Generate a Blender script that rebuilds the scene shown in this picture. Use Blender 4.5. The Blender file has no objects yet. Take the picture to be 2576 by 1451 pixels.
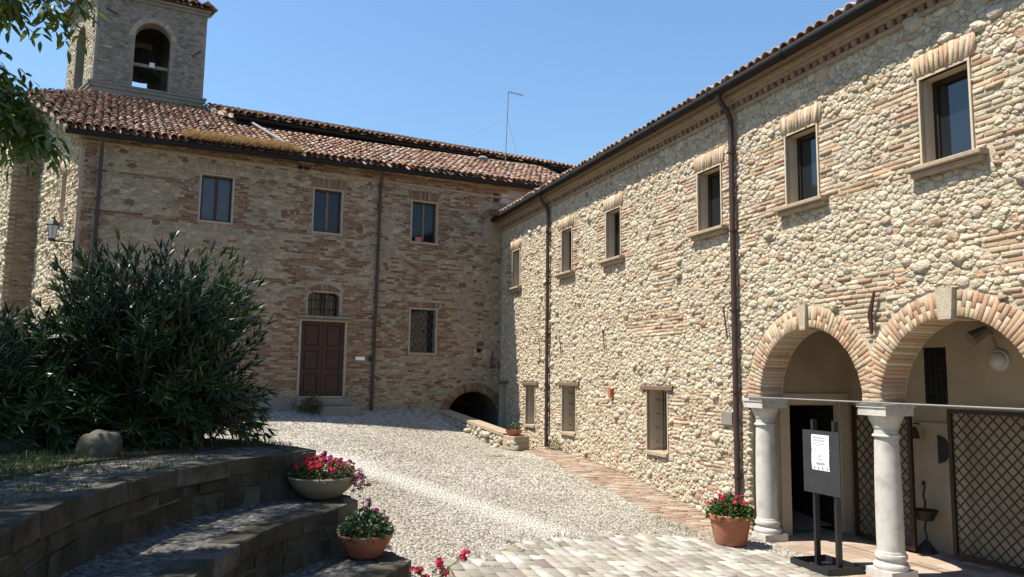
import bpy, math, random
import numpy as np
from mathutils import Matrix, Vector
from mathutils.geometry import tessellate_polygon

# ------------------------------------------------------------------ camera, sky, sun, exposure
scene = bpy.context.scene
col = scene.collection
rnd = random.Random(7)
rng = np.random.default_rng(11)

PITCH, ROLL, FPX = math.radians(6.53), math.radians(0.78), 1950.0   # focal length in pixels of a 2576 px wide frame
CAM = np.array([0.0, 0.0, 2.5])
def cam_axes():
    cp, sp = math.cos(PITCH), math.sin(PITCH)
    r = np.array([1., 0, 0]); f = np.array([0, cp, sp]); u = np.array([0, -sp, cp])
    c, s = math.cos(ROLL), math.sin(ROLL)
    return c*r + s*u, -s*r + c*u, f
AX = cam_axes()
cd = bpy.data.cameras.new('camera'); cam = bpy.data.objects.new('camera', cd); col.objects.link(cam)
cd.sensor_width = 36.0; cd.lens = 36.0*FPX/2576.0; cd.clip_end = 3000; cd.clip_start = 0.05
m = Matrix.Identity(4)
for i in range(3):
    m[i][0], m[i][1], m[i][2], m[i][3] = AX[0][i], AX[1][i], -AX[2][i], CAM[i]
cam.matrix_world = m
scene.camera = cam

SUN_EL = math.radians(62.0)
LIGHT_AZ = math.radians(81.7)          # direction the light travels, clockwise from +Y
world = bpy.data.worlds.new('World'); scene.world = world; world.use_nodes = True
wn = world.node_tree.nodes; wl = world.node_tree.links
bg = wn['Background']
sky = wn.new('ShaderNodeTexSky'); sky.sky_type = 'NISHITA'; sky.sun_disc = False
sky.sun_elevation = SUN_EL; sky.sun_rotation = LIGHT_AZ + math.pi
sky.altitude = 300; sky.air_density = 1.75; sky.dust_density = 0.3; sky.ozone_density = 10.0
wl.new(sky.outputs[0], bg.inputs[0]); bg.inputs[1].default_value = 0.094
sd = bpy.data.lights.new('sun', 'SUN'); sun = bpy.data.objects.new('sun', sd); col.objects.link(sun)
sd.energy = 5.0; sd.angle = math.radians(0.53); sd.color = (1.0, 0.94, 0.82)
ld = Vector((math.sin(LIGHT_AZ)*math.cos(SUN_EL), math.cos(LIGHT_AZ)*math.cos(SUN_EL), -math.sin(SUN_EL)))
sun.rotation_euler = ld.to_track_quat('-Z', 'Y').to_euler(); sun.location = (-20, 0, 40)
scene.view_settings.view_transform = 'Standard'; scene.view_settings.look = 'None'
scene.view_settings.gamma = 1.0; scene.view_settings.exposure = 0.9
scene.render.engine = 'CYCLES'
scene.cycles.use_denoising = True
scene.cycles.max_bounces = 6; scene.cycles.diffuse_bounces = 4; scene.cycles.transparent_max_bounces = 6

# ------------------------------------------------------------------ helpers: materials
def mat(name, color=(.5, .5, .5), rough=.9, attr=False, var=.15, vscale=6., bump=.0, bscale=40., spec=.25, stain=None, metal=0., transl=0., lump=0.):
    m = bpy.data.materials.new(name); m.use_nodes = True
    n, l = m.node_tree.nodes, m.node_tree.links
    b = n['Principled BSDF']; b.inputs['Roughness'].default_value = rough
    b.inputs['Specular IOR Level'].default_value = spec; b.inputs['Metallic'].default_value = metal
    geo = n.new('ShaderNodeNewGeometry')
    if attr:
        a = n.new('ShaderNodeAttribute'); a.attribute_name = 'Col'; src = a.outputs['Color']
    else:
        a = n.new('ShaderNodeRGB'); a.outputs[0].default_value = (*color, 1); src = a.outputs[0]
    if var > 0:
        t = n.new('ShaderNodeTexNoise'); t.inputs['Scale'].default_value = vscale; t.inputs['Detail'].default_value = 6; t.inputs['Roughness'].default_value = .65
        l.new(geo.outputs['Position'], t.inputs['Vector'])
        r = n.new('ShaderNodeMapRange'); r.inputs[1].default_value = .25; r.inputs[2].default_value = .75
        r.inputs[3].default_value = 1-var; r.inputs[4].default_value = 1+var
        l.new(t.outputs['Fac'], r.inputs[0])
        mx = n.new('ShaderNodeMix'); mx.data_type = 'RGBA'; mx.blend_type = 'MULTIPLY'; mx.inputs[0].default_value = 1
        l.new(src, mx.inputs[6])
        cb = n.new('ShaderNodeCombineColor')
        for k in range(3): l.new(r.outputs[0], cb.inputs[k])
        l.new(cb.outputs[0], mx.inputs[7]); src = mx.outputs[2]
    if stain:
        scol, sscale, lo, hi, amt = stain
        t = n.new('ShaderNodeTexNoise'); t.inputs['Scale'].default_value = sscale; t.inputs['Detail'].default_value = 5
        l.new(geo.outputs['Position'], t.inputs['Vector'])
        r = n.new('ShaderNodeMapRange'); r.inputs[1].default_value = lo; r.inputs[2].default_value = hi; r.inputs[4].default_value = amt
        l.new(t.outputs['Fac'], r.inputs[0])
        mx = n.new('ShaderNodeMix'); mx.data_type = 'RGBA'; l.new(r.outputs[0], mx.inputs[0]); l.new(src, mx.inputs[6])
        mx.inputs[7].default_value = (*scol, 1); src = mx.outputs[2]
    l.new(src, b.inputs['Base Color'])
    if bump > 0:
        t = n.new('ShaderNodeTexNoise'); t.inputs['Scale'].default_value = bscale; t.inputs['Detail'].default_value = 5
        l.new(geo.outputs['Position'], t.inputs['Vector'])
        bp = n.new('ShaderNodeBump'); bp.inputs['Strength'].default_value = bump; bp.inputs['Distance'].default_value = .02
        l.new(t.outputs['Fac'], bp.inputs['Height']); l.new(bp.outputs[0], b.inputs['Normal'])
    if lump > 0:
        t2 = n.new('ShaderNodeTexNoise'); t2.inputs['Scale'].default_value = 11; t2.inputs['Detail'].default_value = 3; t2.inputs['Roughness'].default_value = .7
        l.new(geo.outputs['Position'], t2.inputs['Vector'])
        b2 = n.new('ShaderNodeBump'); b2.inputs['Strength'].default_value = lump; b2.inputs['Distance'].default_value = .06
        l.new(t2.outputs['Fac'], b2.inputs['Height']); l.new(bp.outputs[0], b2.inputs['Normal']); l.new(b2.outputs[0], b.inputs['Normal'])
    if transl > 0:
        out = n['Material Output']; tr = n.new('ShaderNodeBsdfTranslucent'); l.new(src, tr.inputs['Color'])
        ms = n.new('ShaderNodeMixShader'); ms.inputs[0].default_value = transl
        l.new(b.outputs[0], ms.inputs[1]); l.new(tr.outputs[0], ms.inputs[2]); l.new(ms.outputs[0], out.inputs[0])
    return m
M = {}
M['stone'] = mat('rubble_stone', attr=True, var=.18, vscale=18, lump=.8, bump=.95, bscale=26, rough=.95, spec=.15)
M['step'] = mat('mossy_step_stone', attr=True, var=.35, vscale=9, bump=.8, bscale=28, rough=.95, spec=.12, stain=((.03, .03, .02), 3.5, .42, .62, .75))
M['brick'] = mat('old_brick', attr=True, var=.18, vscale=18, bump=.4, bscale=60, rough=.95, spec=.12)
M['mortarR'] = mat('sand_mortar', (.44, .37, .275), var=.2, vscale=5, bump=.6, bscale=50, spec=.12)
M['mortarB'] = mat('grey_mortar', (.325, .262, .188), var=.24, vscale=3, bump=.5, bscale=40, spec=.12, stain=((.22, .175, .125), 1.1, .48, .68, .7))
M['mortarT'] = mat('tower_mortar', (.235, .215, .185), var=.25, vscale=3, bump=.5, bscale=40, spec=.12)
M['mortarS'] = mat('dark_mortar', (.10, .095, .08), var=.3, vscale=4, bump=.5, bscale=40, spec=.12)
M['plaster'] = mat('beige_plaster', (.42, .34, .24), var=.1, vscale=1.6, bump=.12, bscale=30, spec=.2, stain=((.28, .22, .15), 1.1, .45, .7, .7))
M['reveal'] = mat('reveal_plaster', (.50, .415, .30), var=.08, vscale=4, bump=.12, bscale=60, spec=.2)
M['frame_plaster'] = mat('weathered_frame', (.34, .29, .225), var=.2, vscale=9, bump=.2)
M['pink_plaster'] = mat('grey_plaster', (.42, .37, .36), var=.08, vscale=3, bump=.1)
M['white_stone'] = mat('istrian_stone', (.50, .475, .435), var=.1, vscale=9, bump=.3, bscale=70, spec=.3, stain=((.30, .265, .22), 5, .5, .72, .7))
M['sill_stone'] = mat('sill_stone', (.34, .265, .19), var=.2, vscale=8, bump=.3, bscale=60)
M['cornice'] = mat('cornice_brick', (.31, .235, .165), var=.3, vscale=10, bump=.4, bscale=30)
M['keystone'] = mat('keystone', (.40, .34, .255), var=.22, vscale=12, bump=.5, bscale=45)
M['grey_stone'] = mat('grey_stone', (.21, .195, .165), var=.2, vscale=7, bump=.35, bscale=50)
M['tile'] = mat('roof_tile', attr=True, var=.25, vscale=22, bump=.25, bscale=60, rough=.9, spec=.15)
M['roof_under'] = mat('roof_underlay', (.12, .075, .055), var=.2)
M['wood'] = mat('brown_wood', (.045, .02, .013), rough=.55, var=.22, vscale=9, bump=.15, bscale=25, spec=.35)
M['slat'] = mat('lattice_wood', (.048, .039, .032), rough=.7, var=.25, vscale=9, spec=.2)
M['darkwood'] = mat('dark_wood', (.035, .018, .012), rough=.5, var=.2, vscale=9, spec=.35)
M['oldwood'] = mat('weathered_wood', (.16, .11, .075), rough=.85, var=.3, vscale=12, bump=.4, bscale=40)
M['gutter'] = mat('dark_gutter_metal', (.014, .012, .012), rough=.65, var=.15, spec=.2)
M['pipe'] = mat('brown_pipe_metal', (.05, .027, .024), rough=.5, var=.15, spec=.4)
M['iron'] = mat('black_iron', (.02, .019, .019), rough=.6, var=.15, spec=.4)
M['rust'] = mat('rusty_iron', (.06, .035, .025), rough=.8, var=.3, vscale=15)
M['steel'] = mat('grey_steel', (.20, .195, .19), rough=.6, var=.2, vscale=12, spec=.3)
M['glass'] = mat('window_glass', (.012, .016, .02), rough=.04, var=0, spec=.9)
M['glass_dark'] = mat('old_window_glass', (.008, .01, .014), rough=.08, var=0, spec=.45)
M['glass_curtain'] = mat('curtained_glass', (.045, .047, .055), rough=.12, var=.1, vscale=2, spec=.6)
M['milk_glass'] = mat('lamp_glass', (.5, .5, .48), rough=.3, var=.1, spec=.5)
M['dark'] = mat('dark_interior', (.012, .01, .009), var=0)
M['terracotta'] = mat('terracotta', (.36, .13, .075), rough=.8, var=.16, vscale=8, bump=.1, stain=((.42, .26, .19), 4, .52, .72, .5))
M['bowl_grey'] = mat('cast_stone_bowl', (.25, .205, .145), rough=.85, var=.12, vscale=8, bump=.15)
M['soil'] = mat('soil', (.045, .032, .022), var=.3, vscale=20, bump=.6)
M['leaf'] = mat('green_leaf', attr=True, rough=.42, var=.2, vscale=9, spec=.45, transl=.35)
M['oleander_leaf'] = mat('oleander_leaf', attr=True, rough=.36, var=.2, vscale=6, spec=.4, transl=.15)
M['petal'] = mat('petal', attr=True, rough=.7, var=.12, vscale=30, transl=.25)
M['bark'] = mat('bark', (.09, .07, .05), var=.3, vscale=10, bump=.6, bscale=25)
M['stem'] = mat('green_stem', (.06, .075, .025), var=.2)
M['panel'] = mat('slate_panel', (.036, .037, .04), rough=.6, var=.2, vscale=5, spec=.2)
M['paper'] = mat('white_paper', (.80, .80, .80), rough=.6, var=.03)
M['ink'] = mat('grey_print', (.16, .16, .17), rough=.7, var=0)
M['blackpaint'] = mat('black_painted_steel', (.016, .016, .018), rough=.45, var=.1, spec=.45)
M['court'] = mat('court_bedding', (.24, .205, .16), var=.2, vscale=7, bump=.4, bscale=60)
M['cobble'] = mat('cobble_stone', attr=True, var=.12, vscale=40, bump=.3, bscale=90, spec=.2)
M['earth'] = mat('bare_earth', (.06, .05, .034), var=.35, vscale=4, bump=.8, bscale=14)
M['ground'] = mat('far_ground', (.10, .10, .055), var=.3, vscale=.3)
M['boulder'] = mat('grey_boulder', (.085, .078, .062), var=.25, vscale=5, bump=.6, bscale=18)
M['bronze'] = mat('bell_bronze', (.022, .021, .018), rough=.75, var=.2, spec=.15)
M['beam'] = mat('pale_beam', (.3, .27, .22), var=.2, vscale=6)

# ------------------------------------------------------------------ helpers: geometry
Zv = np.array([0., 0, 1])
class Fr:                                           # a wall's frame: u along it, v up, w out of it
    def __init__(s, O, U, N, V=Zv):
        s.O, s.U, s.N, s.V = (np.asarray(a, float) for a in (O, U, N, V))
    def p(s, u, v, w=0.):
        u, v, w = (np.asarray(a, float)[..., None] for a in (u, v, w))
        return s.O + u*s.U + v*s.V + w*s.N
aR, aB, aL = math.radians(-20.1), math.radians(61.6), math.radians(-43.2)
dR = np.array([math.sin(aR), math.cos(aR), 0]); nR = np.array([math.cos(aR), -math.sin(aR), 0])
dB = np.array([math.sin(aB), math.cos(aB), 0]); nB = np.array([math.cos(aB), -math.sin(aB), 0])
dL = np.array([math.sin(aL), math.cos(aL), 0]); nL = np.array([math.cos(aL), -math.sin(aL), 0])
DR = 8.0
CORNER = np.array([-0.34, 24.21, 0.]); CORNL = CORNER - dB*11.75
R = Fr(nR*DR, dR, -nR); B = Fr(CORNER, -dB, nB); L = Fr(CORNL, dL, -nL)
XY = Fr((0, 0, 0), (1, 0, 0), (0, 0, 1), (0, 1, 0))

WLOC = {}
def tag(o, label=None, cat=None, group=None, kind=None):
    if label: o['label'] = label
    if cat: o['category'] = cat
    if group: o['group'] = group
    if kind: o['kind'] = kind
    return o
def empty(name, loc, label=None, cat=None, group=None):
    o = bpy.data.objects.new(name, None); col.objects.link(o); o.location = loc; o.empty_display_size = .2
    WLOC[o.name] = np.asarray(loc, float)
    return tag(o, label, cat, group)
def attach(o, parent, loc):
    o.location = loc; WLOC[o.name] = np.asarray(loc, float)
    if parent is not None:
        o.parent = parent; o.matrix_parent_inverse = Matrix.Translation(-Vector(WLOC[parent.name]))
def link(name, me, parent=None, loc=(0, 0, 0)):
    o = bpy.data.objects.new(name, me); col.objects.link(o); attach(o, parent, loc); return o
def mesh_np(name, v, f, m, colors=None, smooth=False):
    """v (n,3); f (k,3) or (k,4) index array, or list of tuples; colors (n,3) per vertex"""
    me = bpy.data.meshes.new(name)
    if isinstance(f, np.ndarray):
        k, c = f.shape
        me.vertices.add(len(v)); me.vertices.foreach_set('co', np.asarray(v, np.float32).ravel())
        me.loops.add(k*c); me.loops.foreach_set('vertex_index', f.astype(np.int32).ravel())
        me.polygons.add(k); me.polygons.foreach_set('loop_start', np.arange(0, k*c, c, dtype=np.int32))
        me.polygons.foreach_set('loop_total', np.full(k, c, np.int32))
        me.update(calc_edges=True); me.validate()
    else:
        me.from_pydata([tuple(map(float, p)) for p in v], [], f); me.update()
    if colors is not None:
        a = me.color_attributes.new('Col', 'FLOAT_COLOR', 'POINT')
        c4 = np.ones((len(v), 4), np.float32); c4[:, :3] = colors; a.data.foreach_set('color', c4.ravel())
    if smooth: me.polygons.foreach_set('use_smooth', np.ones(len(me.polygons), bool))
    if m is not None: me.materials.append(m)
    return me
class MB:
    def __init__(s): s.v = []; s.f = []; s.c = []
    def add(s, v, f, c=None):
        b = len(s.v); s.v += [tuple(map(float, p)) for p in v]; s.f += [tuple(b+i for i in q) for q in f]
        if c is not None: s.c += [c]*len(v)
        return s
    def box(s, fr, u0, u1, v0, v1, w0, w1, c=None, ch=0.):
        if ch <= 0:
            P = [fr.p(u, v, w) for w in (w0, w1) for v in (v0, v1) for u in (u0, u1)]
            F = [(0, 1, 3, 2), (4, 6, 7, 5), (0, 4, 5, 1), (2, 3, 7, 6), (0, 2, 6, 4), (1, 5, 7, 3)]
        else:                                        # chamfered: rings at w0, w1-ch and inset at w1
            us = ((u0, u1, u1, u0), (v0, v0, v1, v1)); P = []
            for w, i in ((w0, 0), (w1-ch, 0), (w1, ch)):
                for k in range(4):
                    uu = us[0][k] + (i if k in (0, 3) else -i); vv = us[1][k] + (i if k in (0, 1) else -i)
                    P.append(fr.p(uu, vv, w))
            F = [(3, 2, 1, 0), (8, 9, 10, 11)]
            for r in (0, 4):
                for k in range(4): F.append((r+k, r+(k+1) % 4, r+4+(k+1) % 4, r+4+k))
        return s.add(P, F, c)
    def quad(s, *P, c=None): return s.add(P, [tuple(range(len(P)))], c)
    def tube(s, path, r, n=8, c=None, cap=True):
        path = [np.asarray(p, float) for p in path]; rs = r if hasattr(r, '__len__') else [r]*len(path)
        V = []; F = []
        a = None
        for i, p in enumerate(path):
            t = path[min(i+1, len(path)-1)] - path[max(i-1, 0)]; t = t/(np.linalg.norm(t)+1e-9)
            if a is None: a = np.cross(t, [0, 0, 1.] if abs(t[2]) < .9 else [1., 0, 0])
            a = a - t*(a@t); a = a/(np.linalg.norm(a)+1e-9)
            b = np.cross(t, a)
            for k in range(n):
                th = 2*math.pi*k/n; V.append(p + rs[i]*(math.cos(th)*a + math.sin(th)*b))
        for i in range(len(path)-1):
            for k in range(n): F.append((i*n+k, i*n+(k+1) % n, (i+1)*n+(k+1) % n, (i+1)*n+k))
        if cap: F.append(tuple(reversed(range(n)))); F.append(tuple((len(path)-1)*n+k for k in range(n)))
        return s.add(V, F, c)
    def lathe(s, cen, prof, n=28, c=None, closed=True):
        cen = np.asarray(cen, float); V = []; F = []
        for r, z in prof:
            for k in range(n):
                th = 2*math.pi*k/n; V.append(cen + [r*math.cos(th), r*math.sin(th), z])
        for i in range(len(prof)-1):
            for k in range(n): F.append((i*n+k, i*n+(k+1) % n, (i+1)*n+(k+1) % n, (i+1)*n+k))
        if closed: F.append(tuple(reversed(range(n)))); F.append(tuple((len(prof)-1)*n+k for k in range(n)))
        return s.add(V, F, c)
    def build(s, name, m, parent=None, smooth=False, top=False, origin=None):
        V = np.array(s.v)
        loc = (V.min(0)+V.max(0))/2 if origin is None else np.asarray(origin, float)
        if origin is None: loc[2] = V[:, 2].min()
        me = mesh_np(name, V-loc, s.f, m, np.array(s.c) if s.c else None)
        if smooth:
            me.polygons.foreach_set('use_smooth', np.ones(len(me.polygons), bool))
            try: me.set_sharp_from_angle(angle=math.radians(40))
            except Exception: pass
        return link(name, me, parent, loc)
def bx(name, fr, a, m, parent=None, ch=0.): return MB().box(fr, *a, ch=ch).build(name, m, parent)

def in_poly(px, py, poly):
    px, py = np.asarray(px), np.asarray(py); ins = np.zeros(px.shape, bool); n = len(poly)
    for i in range(n):
        x0, y0 = poly[i]; x1, y1 = poly[(i+1) % n]
        c = ((y0 > py) != (y1 > py)) & (px < (x1-x0)*(py-y0)/((y1-y0)+1e-12)+x0); ins ^= c
    return ins
def view_weight(X, area):
    """how large a piece shows in the picture: used only to choose which pieces become objects of their own"""
    d = X - CAM; x, y, z = d@AX[0], d@AX[1], d@AX[2]
    ok = (z > .3) & (abs(x/z) < 1288/FPX) & (abs(y/z) < 726/FPX)
    return np.where(ok, area/np.maximum(z, .3)**2, area*1e-6)

def polywall(fr, outer, holes, w=0., flip=False):
    loops = [[Vector((u, v, 0)) for u, v in lp] for lp in [outer]+holes]
    tris = tessellate_polygon(loops)
    pts = np.array([(p.x, p.y) for lp in loops for p in lp])
    V = fr.p(pts[:, 0], pts[:, 1], np.full(len(pts), w))
    F = []
    nrm = np.cross(fr.U, fr.V); sgn = 1 if nrm@fr.N > 0 else -1
    for a, b, c in tris:
        ar = (pts[b]-pts[a])[0]*(pts[c]-pts[a])[1]-(pts[b]-pts[a])[1]*(pts[c]-pts[a])[0]
        F.append((a, b, c) if ar*sgn > 0 else (a, c, b))
    return V, F

# ---- rubble and brick masonry
def darts(region, n_by_r, excl, scale_v=1.3, tight=.9, seed=1):
    """variable-radius dart throwing in (u,v); region=(u0,u1,v0,v1); excl(u,v)->bool array"""
    r_ = random.Random(seed); u0, u1, v0, v1 = region
    cell = .3; grid = {}; P = []; Rr = []
    for rad, n in n_by_r:
        cu = np.array([r_.uniform(u0, u1) for _ in range(n)]); cv = np.array([r_.uniform(v0, v1) for _ in range(n)])
        ok = ~excl(cu, cv)
        for u, v in zip(cu[ok], cv[ok]):
            rr = rad*r_.uniform(.85, 1.15); y = v*scale_v
            gi, gj = int(math.floor(u/cell)), int(math.floor(y/cell)); bad = False
            for a in (gi-1, gi, gi+1):
                for b in (gj-1, gj, gj+1):
                    for (pu, py, pr) in grid.get((a, b), ()):
                        d = (rr+pr)*tight
                        if (pu-u)**2+(py-y)**2 < d*d: bad = True; break
                    if bad: break
                if bad: break
            if bad: continue
            grid.setdefault((gi, gj), []).append((u, y, rr)); P.append((u, v)); Rr.append(rr)
    return np.array(P).reshape(-1, 2), np.array(Rr)
def cells(P, Rr, Q, Qr, K, scale_v, maxf=2.6, seed=3):
    """radial extents of each seed's (power) cell in K directions; Q are phantom seeds"""
    g = np.random.default_rng(seed)
    A = np.vstack([P, Q]) if len(Q) else P.copy(); A = A*np.array([1, scale_v]); Ar = np.concatenate([Rr, Qr]) if len(Q) else Rr
    n = len(P); order = np.argsort(A[:, 0]); As = A[order]; Ars = Ar[order]; us = As[:, 0]
    ang = g.uniform(0, 2*np.pi, (n, 1)) + np.arange(K)[None]*2*np.pi/K + g.uniform(-.26, .26, (n, K))
    out = np.zeros((n, K)); ps = np.argsort(P[:, 0])
    CH = 400; NB = 16; mr = Ar.max()
    for c0 in range(0, n, CH):
        ids = ps[c0:c0+CH]; pu = A[ids]
        lo = np.searchsorted(us, pu[:, 0].min()-3*mr); hi = np.searchsorted(us, pu[:, 0].max()+3*mr)
        cand = As[lo:hi]; cr = Ars[lo:hi]
        d2 = ((pu[:, None]-cand[None])**2).sum(2)
        d2[d2 < 1e-10] = 1e9
        k = min(NB, d2.shape[1]-1); nb = np.argpartition(d2, k, axis=1)[:, :k]
        dd = np.sqrt(np.take_along_axis(d2, nb, 1)); nr = cr[nb]
        m = np.clip((dd**2 + Ar[ids][:, None]**2 - nr**2)/(2*dd), .25*dd, .75*dd)
        nd = (cand[nb]-pu[:, None])/dd[..., None]
        dirs = np.stack([np.cos(ang[ids]), np.sin(ang[ids])], -1)
        dot = np.einsum('ikc,ijc->ikj', dirs, nd)
        r = np.where(dot > .05, m[:, None, :]/np.maximum(dot, .05), 9.).min(2)
        out[ids] = np.minimum(r, maxf*Ar[ids][:, None])
    return out, ang
def stone_mesh(fr, P, rad, ang, h, scale_v, gap, cols, w0=0., seed=5, zfun=None, inner=.62, bury=.03, rough=.16, keep_out=None, over=1.):
    g = np.random.default_rng(seed); n, K = rad.shape
    rad = np.maximum(rad-gap, .3*rad)*(1-rough*g.uniform(0, 1, (n, K))**2)
    dirs = np.stack([np.cos(ang), np.sin(ang)/scale_v], -1)
    if keep_out is not None:
        for _ in range(5):
            bad = keep_out(P[:, None, 0]+dirs[..., 0]*rad*1.06, P[:, None, 1]+dirs[..., 1]*rad*1.06)
            rad = np.where(bad, rad*.78, rad)
    jit = lambda s: 1+g.uniform(-s, s, (n, K))
    tilt = g.normal(0, .5, (n, 2))
    rings = []
    for fr_, hh, s in ((1.05*over, None, .02), (.99*over, .42, .05), (inner, .97, .15)):
        rr = rad*fr_*jit(s); d = dirs*rr[..., None]
        if hh is None: w = np.full((n, K), -bury)
        else:
            rel = dirs*fr_; w = h[:, None]*(hh + tilt[:, :1]*rel[..., 0]*.6 + tilt[:, 1:]*rel[..., 1]*.6 + g.uniform(-.12, .12, (n, K)))
            w = np.maximum(w, h[:, None]*.12)
        rings.append((d, w))
    UV = np.concatenate([np.stack([P[:, None, 0]+d[..., 0], P[:, None, 1]+d[..., 1]], -1) for d, _ in rings]+[P[:, None]], 1)
    Wt = np.concatenate([w for _, w in rings]+[(h*(1.0+g.uniform(-.3, .25, n)))[:, None]], 1)
    if zfun is not None:
        V = np.stack([UV[..., 0], UV[..., 1], zfun(UV[..., 0], UV[..., 1])+Wt+w0], -1)
    else: V = fr.p(UV[..., 0], UV[..., 1], Wt+w0)
    F = []
    flip = np.cross(fr.U, fr.V)@fr.N < 0
    for k in range(K):
        k2 = (k+1) % K
        for r in (0, K): F += [(r+k, r+k2, r+K+k2), (r+k, r+K+k2, r+K+k)]
        F.append((2*K+k, 2*K+k2, 3*K))
    F = np.array(F); F = F[:, ::-1] if flip else F
    C = np.repeat(cols[:, None, :], V.shape[1], 1)
    return V, F, C
def emit(name, stuffname, V, F, C, m, parent, area, n_obj=300, smooth=True, toplevel=None):
    """V (n,k,3): the n_obj pieces that show largest become objects, the rest one joined part"""
    n, k, _ = V.shape
    if n == 0: return
    w = view_weight(V.mean(1), area); o = np.argsort(-w); big, rest = o[:n_obj], o[n_obj:]
    for i in big:
        c = V[i].mean(0); link(name, mesh_np(name, V[i]-c, F, m, C[i], smooth), parent, c)
    if len(rest):
        FF = (F[None]+(np.arange(len(rest))*k)[:, None, None]).reshape(-1, F.shape[1])
        ob = link(stuffname, mesh_np(stuffname, V[rest].reshape(-1, 3), FF, m, C[rest].reshape(-1, 3), smooth), parent)
        ob['kind'] = 'stuff'
BRF = []
for r in (0, 4):
    for k in range(4): BRF.append((r+k, r+(k+1) % 4, r+4+(k+1) % 4, r+4+k))
BRF.append((8, 9, 10, 11)); BRF = np.array(BRF)
def brick_verts(fr, cu, cv, hl, hh, rot, w1, ch, seed=9, bury=.03, w0=0.):
    """arrays of brick centres (cu,cv), half sizes, rotation, proud height"""
    g = np.random.default_rng(seed); n = len(cu); V = np.zeros((n, 12, 3))
    sx = np.array([-1, 1, 1, -1]); sy = np.array([-1, -1, 1, 1])
    for r, (ins, wk) in enumerate(((0, None), (0, .6), (1, 1.))):
        for k in range(4):
            du = sx[k]*(hl-ins*ch) + g.uniform(-.009, .007, n); dv = sy[k]*(hh-ins*ch) + g.uniform(-.005, .004, n)
            c, s = np.cos(rot), np.sin(rot)
            w = np.full(n, -bury) if wk is None else w1*wk + g.uniform(-.003, .003, n)
            V[:, r*4+k] = fr.p(cu+c*du-s*dv, cv+s*du+c*dv, w+w0)
    F = BRF if np.cross(fr.U, fr.V)@fr.N > 0 else BRF[:, ::-1]
    return V, F
def palette(n, base, spread, seed):
    g = np.random.default_rng(seed); pal = np.array([b[0] for b in base]); wt = np.array([b[1] for b in base], float)
    c = pal[g.choice(len(pal), n, p=wt/wt.sum())]*(1+g.uniform(-spread, spread, (n, 1)))*(1+g.uniform(-.04, .04, (n, 3)))
    return np.clip(c, .005, .9)
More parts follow.
